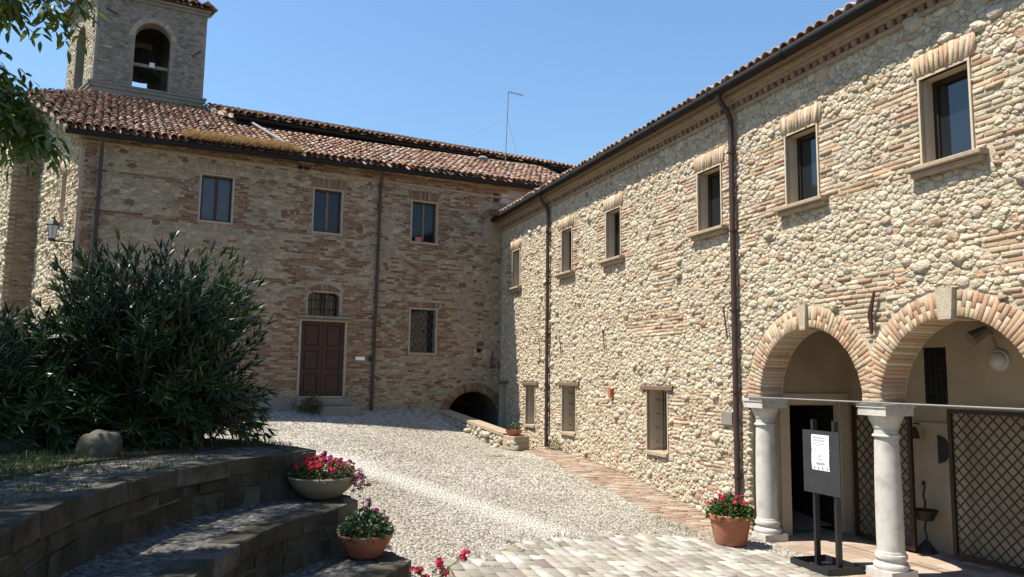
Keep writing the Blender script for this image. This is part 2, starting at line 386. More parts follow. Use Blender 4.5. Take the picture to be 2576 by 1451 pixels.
def masonry(fr, region, excl, zones, wall, par, seed, pal_stone, pal_brick, n_stone=300, n_brick=300):
    """zones: (u0,u1,v0,v1,ragged,density) filled with coursed brick; the rest is rubble"""
    g = np.random.default_rng(seed); CH, BL = par.get('course', .067), par.get('bl', .245)
    b = {}
    for zi, zn in enumerate(zones):
        u0, u1, v0, v1, rag, dens = zn[:6]; side = zn[6] if len(zn) > 6 else 'b'     # which side is ragged: l, r or both
        r0, r1 = int(round(v0/CH)), int(round(v1/CH)); rl = rag if side in 'lb' else 0; rr_ = rag if side in 'rb' else 0
        for row in range(r0, r1):
            a0, a1 = u0+g.uniform(-rl, rl), u1+g.uniform(-rr_, rr_)
            off = (row % 2)*BL/2 + g.uniform(-.03, .03)
            if side == 'r': off += u0
            if side == 'l': off += u1
            k0, k1 = math.floor((a0-off)/BL), math.ceil((a1-off)/BL)
            for k in range(k0, k1):
                s, e = k*BL+off, (k+1)*BL+off
                if rl == 0: s = max(s, a0)
                if rr_ == 0: e = min(e, a1)
                if e-s < .06 or (s+e)/2 < a0 or (s+e)/2 > a1: continue
                if g.uniform() > dens: continue
                b.setdefault(row, []).append((s, e))
    cu, cv, hl = [], [], []
    for row, ls in b.items():
        ls.sort(); last = -1e9
        for s, e in ls:
            if s < last-.01:
                s = last
                if e-s < .07: continue
            last = e; cu.append((s+e)/2); cv.append((row+.5)*CH); hl.append((e-s)/2-.007)
    cu, cv, hl = map(np.array, (cu, cv, hl))
    if len(cu):
        k = ~(excl(cu, cv) | excl(cu-hl*.98, cv) | excl(cu+hl*.98, cv)) & (cu > region[0]) & (cu < region[1]) & (cv > region[2]) & (cv < region[3])
        bad = ~k; f_ = [(cu[k], cv[k], hl[k])]
        for o_ in (-.68, 0, .68):
            u2, v2, h2 = cu[bad]+o_*hl[bad], cv[bad], hl[bad]*.31
            k2 = ~(excl(u2, v2) | excl(u2-h2, v2) | excl(u2+h2, v2)) & (u2 > region[0]) & (u2 < region[1]) & (v2 > region[2]) & (v2 < region[3]) & (h2 > .02)
            f_.append((u2[k2], v2[k2], h2[k2]))
        cu, cv, hl = (np.concatenate([q[i] for q in f_]) for i in range(3))
    Q = np.zeros((0, 2)); Qr = np.zeros(0)
    if len(cu):
        nn = len(cu)
        Q = np.concatenate([np.stack([cu+f*hl, cv], 1) for f in (-.8, 0, .8)]); Qr = np.full(len(Q), .036)
        bh = par.get('bh', .02)
        V, F = brick_verts(fr, cu, cv, hl, np.full(nn, CH/2-.0075), g.normal(0, .012, nn), bh*np.clip(g.lognormal(-.1, .5, nn), .2, 2.2), .006, seed)
        C = np.repeat(palette(nn, pal_brick, .26, seed+1)[:, None], 12, 1)
        emit('brick', 'small_bricks', V, F, C, M['brick'], wall, hl*CH, n_brick, smooth=False)
    occ = {}
    for u, v in Q:
        occ.setdefault((int(u/.12), int(v/.06)), 1)
    def ex2(u, v):
        e = excl(u, v)
        if len(Q): e = e | np.array([(int(a/.12), int(c/.06)) in occ for a, c in zip(u, v)])
        for zn in zones:
            if zn[5] >= .97: e = e | (u > zn[0]+zn[4]*.6) & (u < zn[1]-zn[4]*.6) & (v > zn[2]) & (v < zn[3])
        return e
    sv = par.get('sv', 1.3)
    P, Rr = darts(region, par['radii'], ex2, sv, tight=.78, seed=seed)
    rad, ang = cells(P, Rr, Q, Qr, par.get('K', 9), sv, seed=seed)
    h = par['h']*np.clip(Rr/.08, .6, 1.5)*np.clip(g.lognormal(-.1, .45, len(P)), .25, 2.2)
    V, F, C = stone_mesh(fr, P, rad, ang, h, sv, par.get('gap', .008), palette(len(P), pal_stone, .14, seed+2), seed=seed, inner=par.get('inner', .74), keep_out=excl, over=par.get('over', 1.08), rough=par.get('rough', .2))
    emit('stone', 'small_stones', V, F, C, M['stone'], wall, rad.mean(1)**2, n_stone, smooth=par.get('smooth', True))
    return len(P), len(cu)
def soldier(fr, u0, u1, v0, h, parent, pal, proud, n, seed, fan=.25, name='lintel_brick'):
    """flat arch of upright bricks"""
    g = np.random.default_rng(seed); cu = u0+(np.arange(n)+.5)/n*(u1-u0); mid = (u0+u1)/2
    rot = -(cu-mid)/(u1-u0)*fan*(1 if np.cross(fr.U, fr.V)@fr.N > 0 else 1)
    hh = np.full(n, h/2)*g.uniform(.93, 1.05, n)
    cv = v0 + h/2 + np.zeros(n); cu2 = cu + (cu-mid)/(u1-u0)*fan*h/2
    V, F = brick_verts(fr, cu2, cv, np.full(n, (u1-u0)/n/2-.004), hh, rot, proud*g.uniform(.7, 1.3, n), .007, seed)
    C = np.repeat(palette(n, pal, .14, seed)[:, None], 12, 1)
    for i in range(n):
        c = V[i].mean(0); link(name, mesh_np(name, V[i]-c, F, M['brick'], C[i]), parent, c)
def voussoirs(fr, cu, cv, r0, r1, a0, a1, n, parent, pal, seed, proud=.02, deep=.05, split=.6, skip=None, name='voussoir', squash=1.):
    g = np.random.default_rng(seed)
    for i in range(n):
        A, Bn = a0+(a1-a0)*(i+.06)/n, a0+(a1-a0)*(i+.94)/n
        if skip and skip[0] < (A+Bn)/2 < skip[1]: continue
        cuts = [r0, r1]
        if g.uniform() < split: cuts = [r0, r0+(r1-r0)*(.36 if i % 2 else .62), r1]
        for q in range(len(cuts)-1):
            ra, rb = cuts[q]+(.003 if q else 0), cuts[q+1]-.004
            pr = proud*g.uniform(.6, 1.3); V = []
            for w, ins in ((-(deep if q == 0 else .05), 0), (pr-.005, 0), (pr, .004)):
                for rr, th in ((ra+ins, A+ins/rb), (rb-ins, A+ins/rb), (rb-ins, Bn-ins/rb), (ra+ins, Bn-ins/rb)):
                    V.append(fr.p(cu+rr*math.cos(th), cv+rr*math.sin(th)*squash, w))
            V = np.array(V); c = V.mean(0)
            F = BRF if np.cross(fr.U, fr.V)@fr.N < 0 else BRF[:, ::-1]
            C = np.repeat(palette(1, pal, .16, int(g.integers(1e9))), 12, 0)
            link(name, mesh_np(name, V-c, F, M['brick'], C), parent, c)

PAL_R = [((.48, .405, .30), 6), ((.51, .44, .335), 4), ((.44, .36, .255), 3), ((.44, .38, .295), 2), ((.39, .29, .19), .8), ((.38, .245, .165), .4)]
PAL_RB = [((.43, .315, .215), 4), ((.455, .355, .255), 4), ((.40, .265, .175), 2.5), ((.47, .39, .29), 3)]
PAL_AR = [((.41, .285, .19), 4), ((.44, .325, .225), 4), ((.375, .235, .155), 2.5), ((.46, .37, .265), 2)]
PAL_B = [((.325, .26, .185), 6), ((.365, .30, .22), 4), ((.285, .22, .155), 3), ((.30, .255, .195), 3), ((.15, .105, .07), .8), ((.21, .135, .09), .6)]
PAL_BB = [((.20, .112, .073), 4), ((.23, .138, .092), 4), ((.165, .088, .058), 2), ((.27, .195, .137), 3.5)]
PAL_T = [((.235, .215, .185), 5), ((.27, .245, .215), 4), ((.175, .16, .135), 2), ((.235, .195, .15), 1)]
PAL_L = [((.46, .395, .285), 5), ((.50, .435, .325), 4), ((.40, .33, .225), 2)]

# ------------------------------------------------------------------ ground and courtyard
CP = [(*R.p(s, 0)[:2], z) for s, z in ((18.4, .70), (16.5, .64), (14.3, .46), (12.8, .30), (11.6, .15), (10.4, .02), (8, -.01), (5, 0), (1, 0))]
CP += [(*B.p(t, 0, .1)[:2], 1.50) for t in (2.6, 5, 8, 11)]
CP += [(-1.8, 22.5, 1.25), (-1.1, 21.4, .93), (-.4, 20.3, .68), (.1, 19.5, .68), (-.3, 18.5, .72), (.5, 16, .58), (-1.5, 17, .92)]
CP += [(-.9, 7.5, .33), (-1.7, 8.8, .5), (-2.4, 9.8, .78), (-3.5, 11, .98), (-1, 4, .3), (3, 5, 0), (0, -1, .3), (6, -1, 0), (-7, 13.5, 1.3), (-10, 14, 1.4), (-6, 3, .8), (1.5, 12.2, .2), (4, 11.8, .02)]
CP = np.array(CP)
def tps_phi(r2): return np.where(r2 > 1e-9, r2*np.log(np.maximum(r2, 1e-9))*.5, 0.)
_n = len(CP); _A = np.zeros((_n+3, _n+3)); _d2 = ((CP[:, None, :2]-CP[None, :, :2])**2).sum(2)
_A[:_n, :_n] = tps_phi(_d2)+np.eye(_n)*.25; _A[:_n, _n:] = np.c_[np.ones(_n), CP[:, :2]]; _A[_n:, :_n] = _A[:_n, _n:].T
_w = np.linalg.solve(_A, np.r_[CP[:, 2], 0, 0, 0])
def gz(x, y):
    x, y = np.asarray(x, float), np.asarray(y, float); o = _w[_n]+_w[_n+1]*x+_w[_n+2]*y
    for i in range(_n): o = o+_w[i]*tps_phi((x-CP[i, 0])**2+(y-CP[i, 1])**2)
    return np.clip(o, -.05, 1.75)

g_ = MB(); g_.quad((-1500, -1500, -.6), (1500, -1500, -.6), (1500, 1500, -.6), (-1500, 1500, -.6))
tag(g_.build('ground', M['ground']), kind='structure')
LW0, LW1 = B.p(2.05, 0)[:2], np.array([.12, 19.6])                    # low wall by the sunken passage
pit = [tuple(LW0), tuple(LW1), tuple(R.p(18.45, 0, -.3)[:2]), tuple(R.p(23.6, 0, -.3)[:2]), tuple(B.p(-.5, 0, -1.2)[:2]), tuple(B.p(2.05, 0, -1.2)[:2])]
xs = np.arange(-14, 9.01, .25); ys = np.arange(-5, 27, .25); gx, gy = np.meshgrid(xs, ys); zz = gz(gx, gy)
V = np.stack([gx, gy, zz], -1).reshape(-1, 3); nx = len(xs); idx = np.arange(len(V)).reshape(gx.shape)
F = np.stack([idx[:-1, :-1], idx[:-1, 1:], idx[1:, 1:], idx[1:, :-1]], -1).reshape(-1, 4)
fc = V[F].mean(1); keep = ~in_poly(fc[:, 0], fc[:, 1], pit) & ~((fc@nR > DR-.02) & (fc@dR < 10.75))
court = link('courtyard', mesh_np('courtyard', V, F[keep], M['court'], smooth=True)); tag(court, kind='structure')
pf = MB(); pf.quad(*[np.array([x, y, z]) for (x, y), z in zip(pit, (.3, .69, .69, .3, .3, .3))]); tag(pf.build('passage_floor', M['court']), kind='structure')

TIER1 = [(-2.45, 2.2), (-2.6, 3.3), (-2.73, 4.29), (-2.93, 5.2), (-3.0, 5.9), (-3.01, 6.6), (-2.93, 7.5), (-2.55, 8.2), (-2.17, 8.84)]
TIER2 = [(-1.75, 2.2), (-1.9, 3.3), (-2.02, 4.4), (-2.09, 5.33), (-2.14, 6.0), (-2.09, 7.02), (-1.9, 7.6), (-1.72, 8.1), (-1.62, 8.52)]
TIER3 = [(-1.05, 2.2), (-1.15, 3.6), (-1.25, 5.0), (-1.26, 6.2), (-1.17, 7.14), (-1.05, 7.55), (-.95, 7.85)]
BED_BACK = [(-2.5, 9.3), (-3.37, 10.07), (-3.96, 10.4), (-6, 11.0), (-9.5, 11.3), (-12.5, 10)]
BED = TIER1 + BED_BACK + [(-12.5, 2.2)]
T2P = TIER2 + [(-1.95, 8.95), (-2.5, 9.3), (-4, 9), (-4, 2.2)]
T3P = TIER3 + [(-1.3, 8.25), (-2.0, 8.7), (-3, 8), (-3, 2.2)]
PAVER_EDGE = [(-.9, 8.2), (-.55, 9.3), (.1, 10.4), (.95, 11.55), (1.9, 12.1), (2.6, 12.25), (3.15, 12.0)]
def RXY(s, out): p = R.p(s, 0, out); return (float(p[0]), float(p[1]))
PAVERS = PAVER_EDGE + [RXY(10.7, .45), RXY(9.5, .42), RXY(6, .42), RXY(4.6, .6), (3, 6.2), (.5, 6.2), (-.3, 7.0)]
STRIP = [RXY(10.75, .02), RXY(18.6, .02), RXY(18.6, .9), RXY(15, 1.15), RXY(11.5, .95), RXY(10.75, .6)]

# cobbles of the court: jittered hexagonal seeds, cells in the ground plane
_cx, _cy, _cs = [], [], []
for sp, y0, y1 in ((.052, 6.6, 14), (.072, 14, 24.2)):
    a, b = np.meshgrid(np.arange(-4.5 if y0 < 10 else -9.5, 4.5, sp), np.arange(y0, y1, sp*.74)); a = a + (np.arange(a.shape[0]) % 2)[:, None]*sp/2
    _cx.append((a+rng.uniform(-.42, .42, a.shape)*sp).ravel()); _cy.append((b+rng.uniform(-.36, .36, b.shape)*sp).ravel()); _cs.append(np.full(a.size, sp))
cx, cy, cs_ = map(np.concatenate, (_cx, _cy, _cs))
XYp = np.stack([cx, cy, 0*cx], -1)
k = ~in_poly(cx, cy, pit) & ~in_poly(cx, cy, BED) & ~in_poly(cx, cy, T2P) & ~in_poly(cx, cy, T3P) & ~in_poly(cx, cy, PAVERS) & ~in_poly(cx, cy, STRIP)
k &= (XYp@nR < DR-.03) & ((XYp-CORNER)@nB > .05) & (cx/np.maximum(cy, 1) > -.62) & (cy > 6.8)
k &= (cx > -1.2-(cy-6.8)*.9)
P = np.stack([cx, cy], 1)[k]; Rr = cs_[k]*.52*rng.uniform(.65, 1.3, len(P))
rad, ang = cells(P, Rr, np.zeros((0, 2)), np.zeros(0), 6, 1.35, seed=4)
# worn pale path crossing the court: the stones themselves are lighter there
path = np.array([(-3.2, 14.3), (-2.33, 13.4), (-.5, 12.2), (.97, 11.3), (2.6, 11.2)])
dmin = np.full(len(P), 9.)
for a, b in zip(path[:-1], path[1:]):
    t = np.clip(((P-a)@(b-a))/((b-a)@(b-a)), 0, 1); dmin = np.minimum(dmin, np.linalg.norm(P-(a+t[:, None]*(b-a)), axis=1))
cc = palette(len(P), [((.38, .35, .30), 5), ((.44, .41, .36), 4), ((.27, .245, .205), 3), ((.18, .165, .135), 1.2), ((.39, .345, .28), 2)], .14, 21)
dirt = np.clip(.5+.5*np.sin(P[:, 0]*1.3+1.7*np.sin(P[:, 1]*.7))*np.sin(P[:, 1]*.9+1.2*np.sin(P[:, 0]*1.1+2)), 0, 1)[:, None]; cc = cc*(1-.22*dirt*np.array([.9, 1, 1.15]))
f = np.clip(1.25-dmin/.5, 0, 1)[:, None]*np.random.default_rng(3).uniform(.6, 1, (len(P), 1)); cc = cc*(1-f)+np.array([.52, .50, .45])*f
h = rng.uniform(.002, .012, len(P))*(1-.5*f[:, 0])
V, F, C = stone_mesh(XY, P, rad, ang, h, 1.35, .004, cc, zfun=gz, seed=6, inner=.86)
emit('cobble', 'small_cobbles', V, F, C, M['cobble'], court, rad.mean(1)**2, 300)

# stone setts at the loggia side, rows run along the wing
uu, vv, hl_, hw_ = [], [], [], []
for row in range(0, 46):
    o = -.5+row*.17+rnd.uniform(-.012, .012); s = 3.5+rnd.uniform(0, .1)
    while s < 13:
        ln = rnd.uniform(.15, .32); p = R.p(s+ln/2, 0, o)
        if in_poly(np.array([p[0]]), np.array([p[1]]), PAVERS)[0] and rnd.random() > .012:
            uu.append(s+ln/2); vv.append(o); hl_.append(ln/2-.008); hw_.append(.077)
        s += ln
uu, vv, hl_, hw_ = map(np.array, (uu, vv, hl_, hw_)); n = len(uu)
cent = R.p(uu, 0*uu, vv); Vs = np.zeros((n, 12, 3))
rot = rng.normal(0, .03, n); hp = rng.uniform(.010, .017, n)
for r, (ins, wk) in enumerate(((0, -1), (0, .65), (1, 1.))):
    for kk, (sx, sy) in enumerate(((-1, -1), (1, -1), (1, 1), (-1, 1))):
        a = sx*(hl_-ins*.006)+rng.uniform(-.006, .003, n); b = sy*(hw_-ins*.006)+rng.uniform(-.005, .003, n)
        q = cent + (a*np.cos(rot)-b*np.sin(rot))[:, None]*dR + (a*np.sin(rot)+b*np.cos(rot))[:, None]*(-nR)
        q[:, 2] = gz(q[:, 0], q[:, 1]) + (-.03 if wk < 0 else hp*wk); Vs[:, r*4+kk] = q
Cs = palette(n, [((.40, .38, .34), 2.5), ((.29, .265, .225), 4), ((.25, .225, .19), 3), ((.20, .18, .15), 2), ((.34, .315, .27), 3)], .14, 31)
emit('sett', 'small_setts', Vs, BRF, np.repeat(Cs[:, None], 12, 1), M['cobble'], court, hl_*hw_, 300, smooth=False)

# brick gutter strip at the foot of the wing
strip = MB(); sN = 40
for i in range(sN):
    s0, s1 = 10.75+i*(18.6-10.75)/sN, 10.75+(i+1)*(18.6-10.75)/sN
    q = [R.p(s, 0, o) for s, o in ((s0, 0), (s1, 0), (s1, 1.0), (s0, 1.0))]
    for p in q: p[2] = float(gz(p[0], p[1]))+.006
    strip.quad(*q)
spath = strip.build('brick_path', M['court']); tag(spath, kind='structure')
Vl, Ul = [], []
for i in range(int((18.5-10.8)/.066)):
    s = 10.8+i*.066
    if i % 9 == 8: continue
    wdt = .92+.2*math.sin((s-10.75)/7.8*math.pi); n_b = 4; off = (i % 2)*.12
    for j in range(n_b):
        o = .06+j*.255+off+.1
        if o+.12 > wdt+.06: continue
        Ul.append((s+.033+(o-.5)*.15, o))
u_, o_ = np.array(Ul).T; n = len(u_); Vs = np.zeros((n, 12, 3)); hp = rng.uniform(.008, .02, n)
cent = R.p(u_, 0*u_, o_)
for r, (ins, wk) in enumerate(((0, -1), (0, .6), (1, 1.))):
    for kk, (sx, sy) in enumerate(((-1, -1), (1, -1), (1, 1), (-1, 1))):
        q = cent + (sx*(.030-ins*.006)+sy*.018+rng.uniform(-.003, .003, n))[:, None]*dR + (sy*(.120-ins*.006)+rng.uniform(-.004, .004, n))[:, None]*(-nR)
        q[:, 2] = gz(q[:, 0], q[:, 1])+.006+(-.02 if wk < 0 else hp*wk); Vs[:, r*4+kk] = q
Cs = palette(n, [((.27, .185, .135), 4), ((.31, .235, .18), 4), ((.23, .15, .105), 2), ((.34, .29, .24), 2)], .15, 33)
emit('brick', 'small_bricks', Vs, BRF, np.repeat(Cs[:, None], 12, 1), M['brick'], spath, np.full(n, .008), 300, smooth=False)

# ------------------------------------------------------------------ roof tiles
def tile_template(r0=.092, r1=.072, ln=.44, th=.016, n=6, lift=.03):
    V = []
    for rad in (0, th):
        for s, r in ((0., r0), (ln, r1)):
            for k in range(n+1):
                a = math.pi*k/n; V.append((math.cos(a)*(r-rad), s, math.sin(a)*(r-rad)*.95 + lift*(1-s/ln)))
    a = n+1; F = []
    for k in range(n):
        F.append((k, k+1, a+k+1, a+k)); F.append((2*a+k+1, 2*a+k, 3*a+k, 3*a+k+1)); F.append((k+1, k, 2*a+k, 2*a+k+1))
    F += [(0, a, 3*a, 2*a), (n, 2*a+n, 3*a+n, a+n)]
    return np.array(V), np.array(F)
TT, TF = tile_template()
PAL_TILE = [((.37, .215, .15), 5), ((.42, .275, .205), 5), ((.30, .165, .11), 3), ((.46, .335, .26), 2.5), ((.22, .14, .105), 2.5), ((.48, .39, .32), .8), ((.15, .12, .10), .8)]
def tiled_roof(roof, O, U, S, poly, seed, pitch=.19, row=.34, n_obj=300, spread=.18, name='roof_tile', clip=None, flipf=False, loose=.012):
    U = np.asarray(U, float)/np.linalg.norm(U); S = np.asarray(S, float)/np.linalg.norm(S); N = np.cross(U, S); N = N if N[2] > 0 else -N
    g = np.random.default_rng(seed); us = [p[0] for p in poly]; ds = [p[1] for p in poly]
    A = np.arange(min(us), max(us), pitch); Dn = np.arange(min(ds), max(ds), row)
    uu, dd = np.meshgrid(A, Dn); uu, dd = uu.ravel(), dd.ravel()
    k = in_poly(uu, dd+.02, poly)
    cen = O + uu[:, None]*U + dd[:, None]*S
    if clip is not None: k &= clip(cen)
    uu, dd = uu[k], dd[k]; n = len(uu)
    def place(T, uu, dd, raise_=0.):
        n = len(uu); th = g.normal(0, .035, n); c, s = np.cos(th)[:, None], np.sin(th)[:, None]
        x = T[None, :, 0]*c - T[None, :, 1]*s + uu[:, None] + g.normal(0, loose, (n, 1)); y = T[None, :, 0]*s + T[None, :, 1]*c + dd[:, None] + g.normal(0, .018, (n, 1))
        z = T[None, :, 2] + raise_ + g.uniform(0, .012, (n, 1))
        return O + x[..., None]*U + y[..., None]*S + z[..., None]*N
    V = place(TT, uu, dd, .035)
    rh = np.cross(U, S)@N > 0
    F = TF[:, ::-1] if rh else TF
    C = np.repeat(palette(n, PAL_TILE, spread, seed)[:, None], len(TT), 1)
    emit(name, 'small_roof_tiles', V, F, C, M['tile'], roof, np.full(n, .05), n_obj)
    # channel tiles between the cover tiles
    T2 = TT.copy(); T2[:, 2] = -T2[:, 2]+.06; T2 = T2[:14]
    F2 = np.array([(k, k+1, 7+k+1, 7+k) for k in range(6)]); F2 = F2 if rh else F2[:, ::-1]
    V2 = place(T2, uu+pitch/2, dd, .03); n2 = len(V2)
    C2 = np.repeat(palette(n2, PAL_TILE, .2, seed+1)[:, None]*.75, 14, 1)
    FF = (F2[None]+(np.arange(n2)*14)[:, None, None]).reshape(-1, 4)
    ob = link('channel_tiles', mesh_np('channel_tiles', V2.reshape(-1, 3), FF, M['tile'], C2.reshape(-1, 3), True), roof); ob['kind'] = 'stuff'

def gutter_run(name, path, r, parent, m=None):
    o = MB().tube(path, r, 10).build(name, m or M['gutter'], parent, smooth=True); return o
def joints(path, r, parent, name='gutter_joint', every=1.9, m=None, half=.02):
    path = [np.asarray(p, float) for p in path]; a, b = path[0], path[-1]; ln = np.linalg.norm(b-a); d = (b-a)/ln; t = every*.6
    while t < ln-.3:
        MB().tube([a+d*(t-half), a+d*(t+half)], r*1.13, 10).build(name, m or M['gutter'], parent, smooth=True); t += every

# ------------------------------------------------------------------ the sunlit wing with the loggia (right)
wing = empty('stone_wing', R.p(12, 0.3), 'long sunlit two-storey wing of pale rubble stone with arched loggia', 'building')
RAD, SPR = 1.06, 2.23
ARC = [9.23, 6.81, 4.39, 1.97]
outer = [(23.6, -.5), (10.62, -.5), (10.62, SPR)]
for c in ARC:
    outer += [(c+RAD*math.cos(t), SPR+RAD*math.sin(t)) for t in np.linspace(0, math.pi, 29)]
outer += [(.6, SPR), (.6, -.5), (-1.5, -.5), (-1.5, 7.36), (23.6, 7.36)]
WR = [(21.19, 21.80), (17.50, 18.12), (14.94, 15.62), (11.24, 11.94), (8.87, 9.54), (6.37, 7.05), (4.0, 4.68), (1.6, 2.28)]
WV0, WV1 = 5.15, 6.27
LR = [(22.20, 22.78, .45, 2.30), (19.88, 20.57, 1.20, 2.28), (17.25, 18.05, 1.17, 2.30), (13.07, 13.84, 1.09, 2.28)]
holes = [[(a, WV0), (b, WV0), (b, WV1), (a, WV1)] for a, b in WR] + [[(a, c), (b, c), (b, d), (a, d)] for a, b, c, d in LR]
Vw, Fw = polywall(R, outer, holes)
rwall = link('wall', mesh_np('wall', Vw, Fw, M['mortarR']), wing)
def exclR(u, v):
    e = (u < -.5) | (u > 22.8)
    for a, b in WR: e |= (u > a-.03) & (u < b+.03) & (v > WV0-.13) & (v < WV1+.03) | (u > a-.12) & (u < b+.12) & (v > WV1) & (v < WV1+.33) | (u > a-.2) & (u < b+.2) & (v > WV0-.13) & (v < WV0+.01)
    for a, b, c, d in LR: e |= (u > a-.03) & (u < b+.03) & (v > c-.1) & (v < d+.03) | (u > a-.24) & (u < b+.24) & (v > d) & (v < d+.11)
    for c in ARC: e |= (np.hypot(u-c, v-SPR) < RAD+.33) & (v > SPR-.02)
    e |= (u < 10.60) & (v < SPR)
    px, py = R.p(u, 0*u)[..., 0], R.p(u, 0*u)[..., 1]
    e |= v < np.where(u > 18.5, .15, gz(px, py)-.08)
    return e
ZR = []
for a, b in WR: ZR += [(a-.40, a-.035, 5.0, 6.28, .16, .97, 'l'), (b+.035, b+.46, 5.0, 6.28, .2, .97, 'r')]
ZR += [(9.7, 10.7, 4.7, 5.4, .3, .7), (7.3, 8.5, 5.0, 5.5, .25, .9), (12.75, 13.45, 3.3, 6.2, .25, .85), (12.6, 14.6, 3.3, 3.9, .35, .75), (11.3, 12.3, 3.5, 4.3, .5, .35),
       (7.55, 8.5, 3.3, 3.95, .2, .98), (8.0, 8.8, 3.6, 3.9, .2, .9), (5.1, 6.0, 3.3, 4.1, .3, .95), (4.4, 6.2, 3.75, 4.2, .5, .9), (7.5, 8.5, 2.25, 3.4, .0, .98), (5.1, 6.1, 2.25, 3.4, .0, .98),
       (10.6, 10.95, 1.2, 2.6, .1, .8), (10.9, 12.4, .9, 2.35, .4, .4), (12.45, 13.0, 1.2, 2.3, .15, .6), (13.9, 14.2, 1.1, 2.3, .15, .6), (15.5, 16.0, 1.8, 2.9, .2, .7),
       (17.0, 17.25, 1.1, 2.4, .12, .7), (18.1, 18.4, 1.1, 2.4, .12, .7), (19.6, 19.85, .9, 2.3, .12, .7), (20.6, 20.9, .9, 2.3, .12, .7), (19.6, 20.5, 3.4, 4.2, .3, .6),
       (10.0, 10.6, 4.9, 6.2, .2, .5), (5.1, 5.7, 4.7, 6.2, .35, .7), (20.0, 20.5, 5.75, 6.1, .06, .9), (15.9, 17.0, 3.0, 3.15, .4, .5)]
masonry(R, (-.4, 22.75, -.1, 7.0), exclR, ZR, rwall, dict(radii=[(.13, 200), (.095, 1400), (.066, 9000), (.047, 40000), (.033, 45000)], h=.021, gap=.0, sv=1.5, K=9, bh=.013, inner=.84, over=1.1, smooth=False), 41, PAL_R, PAL_RB)
# windows of the upper floor
for i, (a, b) in enumerate(WR[:7]):
    fr = MB(); dp = -.2
    for (u0, u1, v0, v1) in ((a, a+.065, WV0, WV1), (b-.065, b, WV0, WV1), (a+.065, b-.065, WV1-.07, WV1), (a+.065, b-.065, WV0, WV0+.07)):
        fr.box(R, u0, u1, v0, v1, dp-.05, dp)
    w = fr.build('window', M['darkwood'], wing)
    bx('pane', R, (a+.06, b-.06, WV0+.06, WV1-.06, dp-.035, dp-.025), M['glass'], w)
    rv = MB()
    for (q) in (((a, WV0), (a, WV1)), ((b, WV1), (b, WV0)), ((a, WV1), (b, WV1)), ((b, WV0), (a, WV0))):
        (u0, v0), (u1, v1) = q; rv.quad(R.p(u0, v0, 0), R.p(u1, v1, 0), R.p(u1, v1, -.34), R.p(u0, v0, -.34))
    rv.quad(R.p(a, WV0, -.34), R.p(b, WV0, -.34), R.p(b, WV1, -.34), R.p(a, WV1, -.34))
    # plaster rim of the reveal
    for (u0, u1, v0, v1) in ((a-.028, a, WV0, WV1+.028), (b, b+.028, WV0, WV1+.028), (a, b, WV1, WV1+.028)): rv.box(R, u0, u1, v0, v1, -.05, .026)
    rv.build('reveal', M['reveal'], w)
    sl = MB(); sl.box(R, a-.19, b+.17, WV0-.055, WV0+.004, -.19, .15, ch=.01); sl.box(R, a-.15, b+.13, WV0-.125, WV0-.055, -.05, .10, ch=.012)
    sl.build('sill', M['sill_stone'], w)
    soldier(R, a-.09, b+.09, WV1+.03, .29, w, PAL_RB, .035, 13, 60+i, fan=.35)
# small windows of the lower floor with timber lintels
for i, (a, b, c, d) in enumerate(LR):
    rv = MB(); D_ = .42
    for (u0, v0), (u1, v1) in (((a, c), (a, d)), ((b, d), (b, c)), ((a, d), (b, d)), ((b, c), (a, c))):
        rv.quad(R.p(u0, v0, 0), R.p(u1, v1, 0), R.p(u1, v1, -D_), R.p(u0, v0, -D_))
    for (u0, u1) in ((a-.025, a), (b, b+.025)): rv.box(R, u0, u1, c, d, -.05, .024)
    w = rv.build('window', M['reveal'], wing)
    bx('pane', R, (a+.02, b-.02, c+.02, d-.02, -D_, -D_+.02), M['dark' if i == 0 else 'glass'], w)
    bx('lintel', R, (a-.23, b+.22, d+.004, d+.09, -.3, .06), M['oldwood'], w, ch=.01)
    if i: bx('sill', R, (a-.03, b+.04, c-.07, c+.003, -.3, .07), M['sill_stone'], w, ch=.008)
    if i in (2, 3):
        for k in range(2): bx('bar', R, (a+(b-a)*(k+1)/3-.008, a+(b-a)*(k+1)/3+.008, c, d, -.22, -.204), M['iron'], w)
        for k in range(4):
            v = c+(d-c)*(k+.6)/4.3; bx('cross_bar', R, (a, b, v-.007, v+.007, -.204, -.19), M['iron'], w)
# arches
for i, c in enumerate(ARC[:3]):
    av = 60
    key = .06 if i == 0 else .092
    k0 = math.pi/2
    voussoirs(R, c, SPR, RAD, RAD+.31, 0.0, math.pi, av, rwall, PAL_AR, 80+i, proud=.022, deep=.40, skip=(k0-key, k0+key))
    kb = MB()
    P_ = [(RAD-.035, k0-key*.93), (RAD+.335, k0-key*.93), (RAD+.335, k0+key*.93), (RAD-.035, k0+key*.93)]
    vs = [R.p(c+r*math.cos(t), SPR+r*math.sin(t), w) for w in (-.41, .07) for r, t in P_]
    kb.add(vs, [(0, 1, 2, 3), (7, 6, 5, 4), (0, 4, 5, 1), (1, 5, 6, 2), (2, 6, 7, 3), (3, 7, 4, 0)])
    kb.build('keystone', M['keystone'], rwall)
    so = MB(); th = np.linspace(0, math.pi, 33)
    for t0, t1 in zip(th[:-1], th[1:]):
        q = [R.p(c+(RAD+.004)*math.cos(t), SPR+(RAD+.004)*math.sin(t), w) for t, w in ((t0, 0), (t1, 0), (t1, -.42), (t0, -.42))]; so.quad(*q)
    so.build('soffit', M['mortarR'], rwall)
for s0, s1 in ((10.29, 10.6), (7.87, 8.17), (5.45, 5.75), (3.03, 3.33)):     # underside of the arch feet on the columns
    bx('springer', R, (s0+.002, s1-.002, SPR-.012, SPR+.03, -.41, .028), M['sill_stone'], rwall)
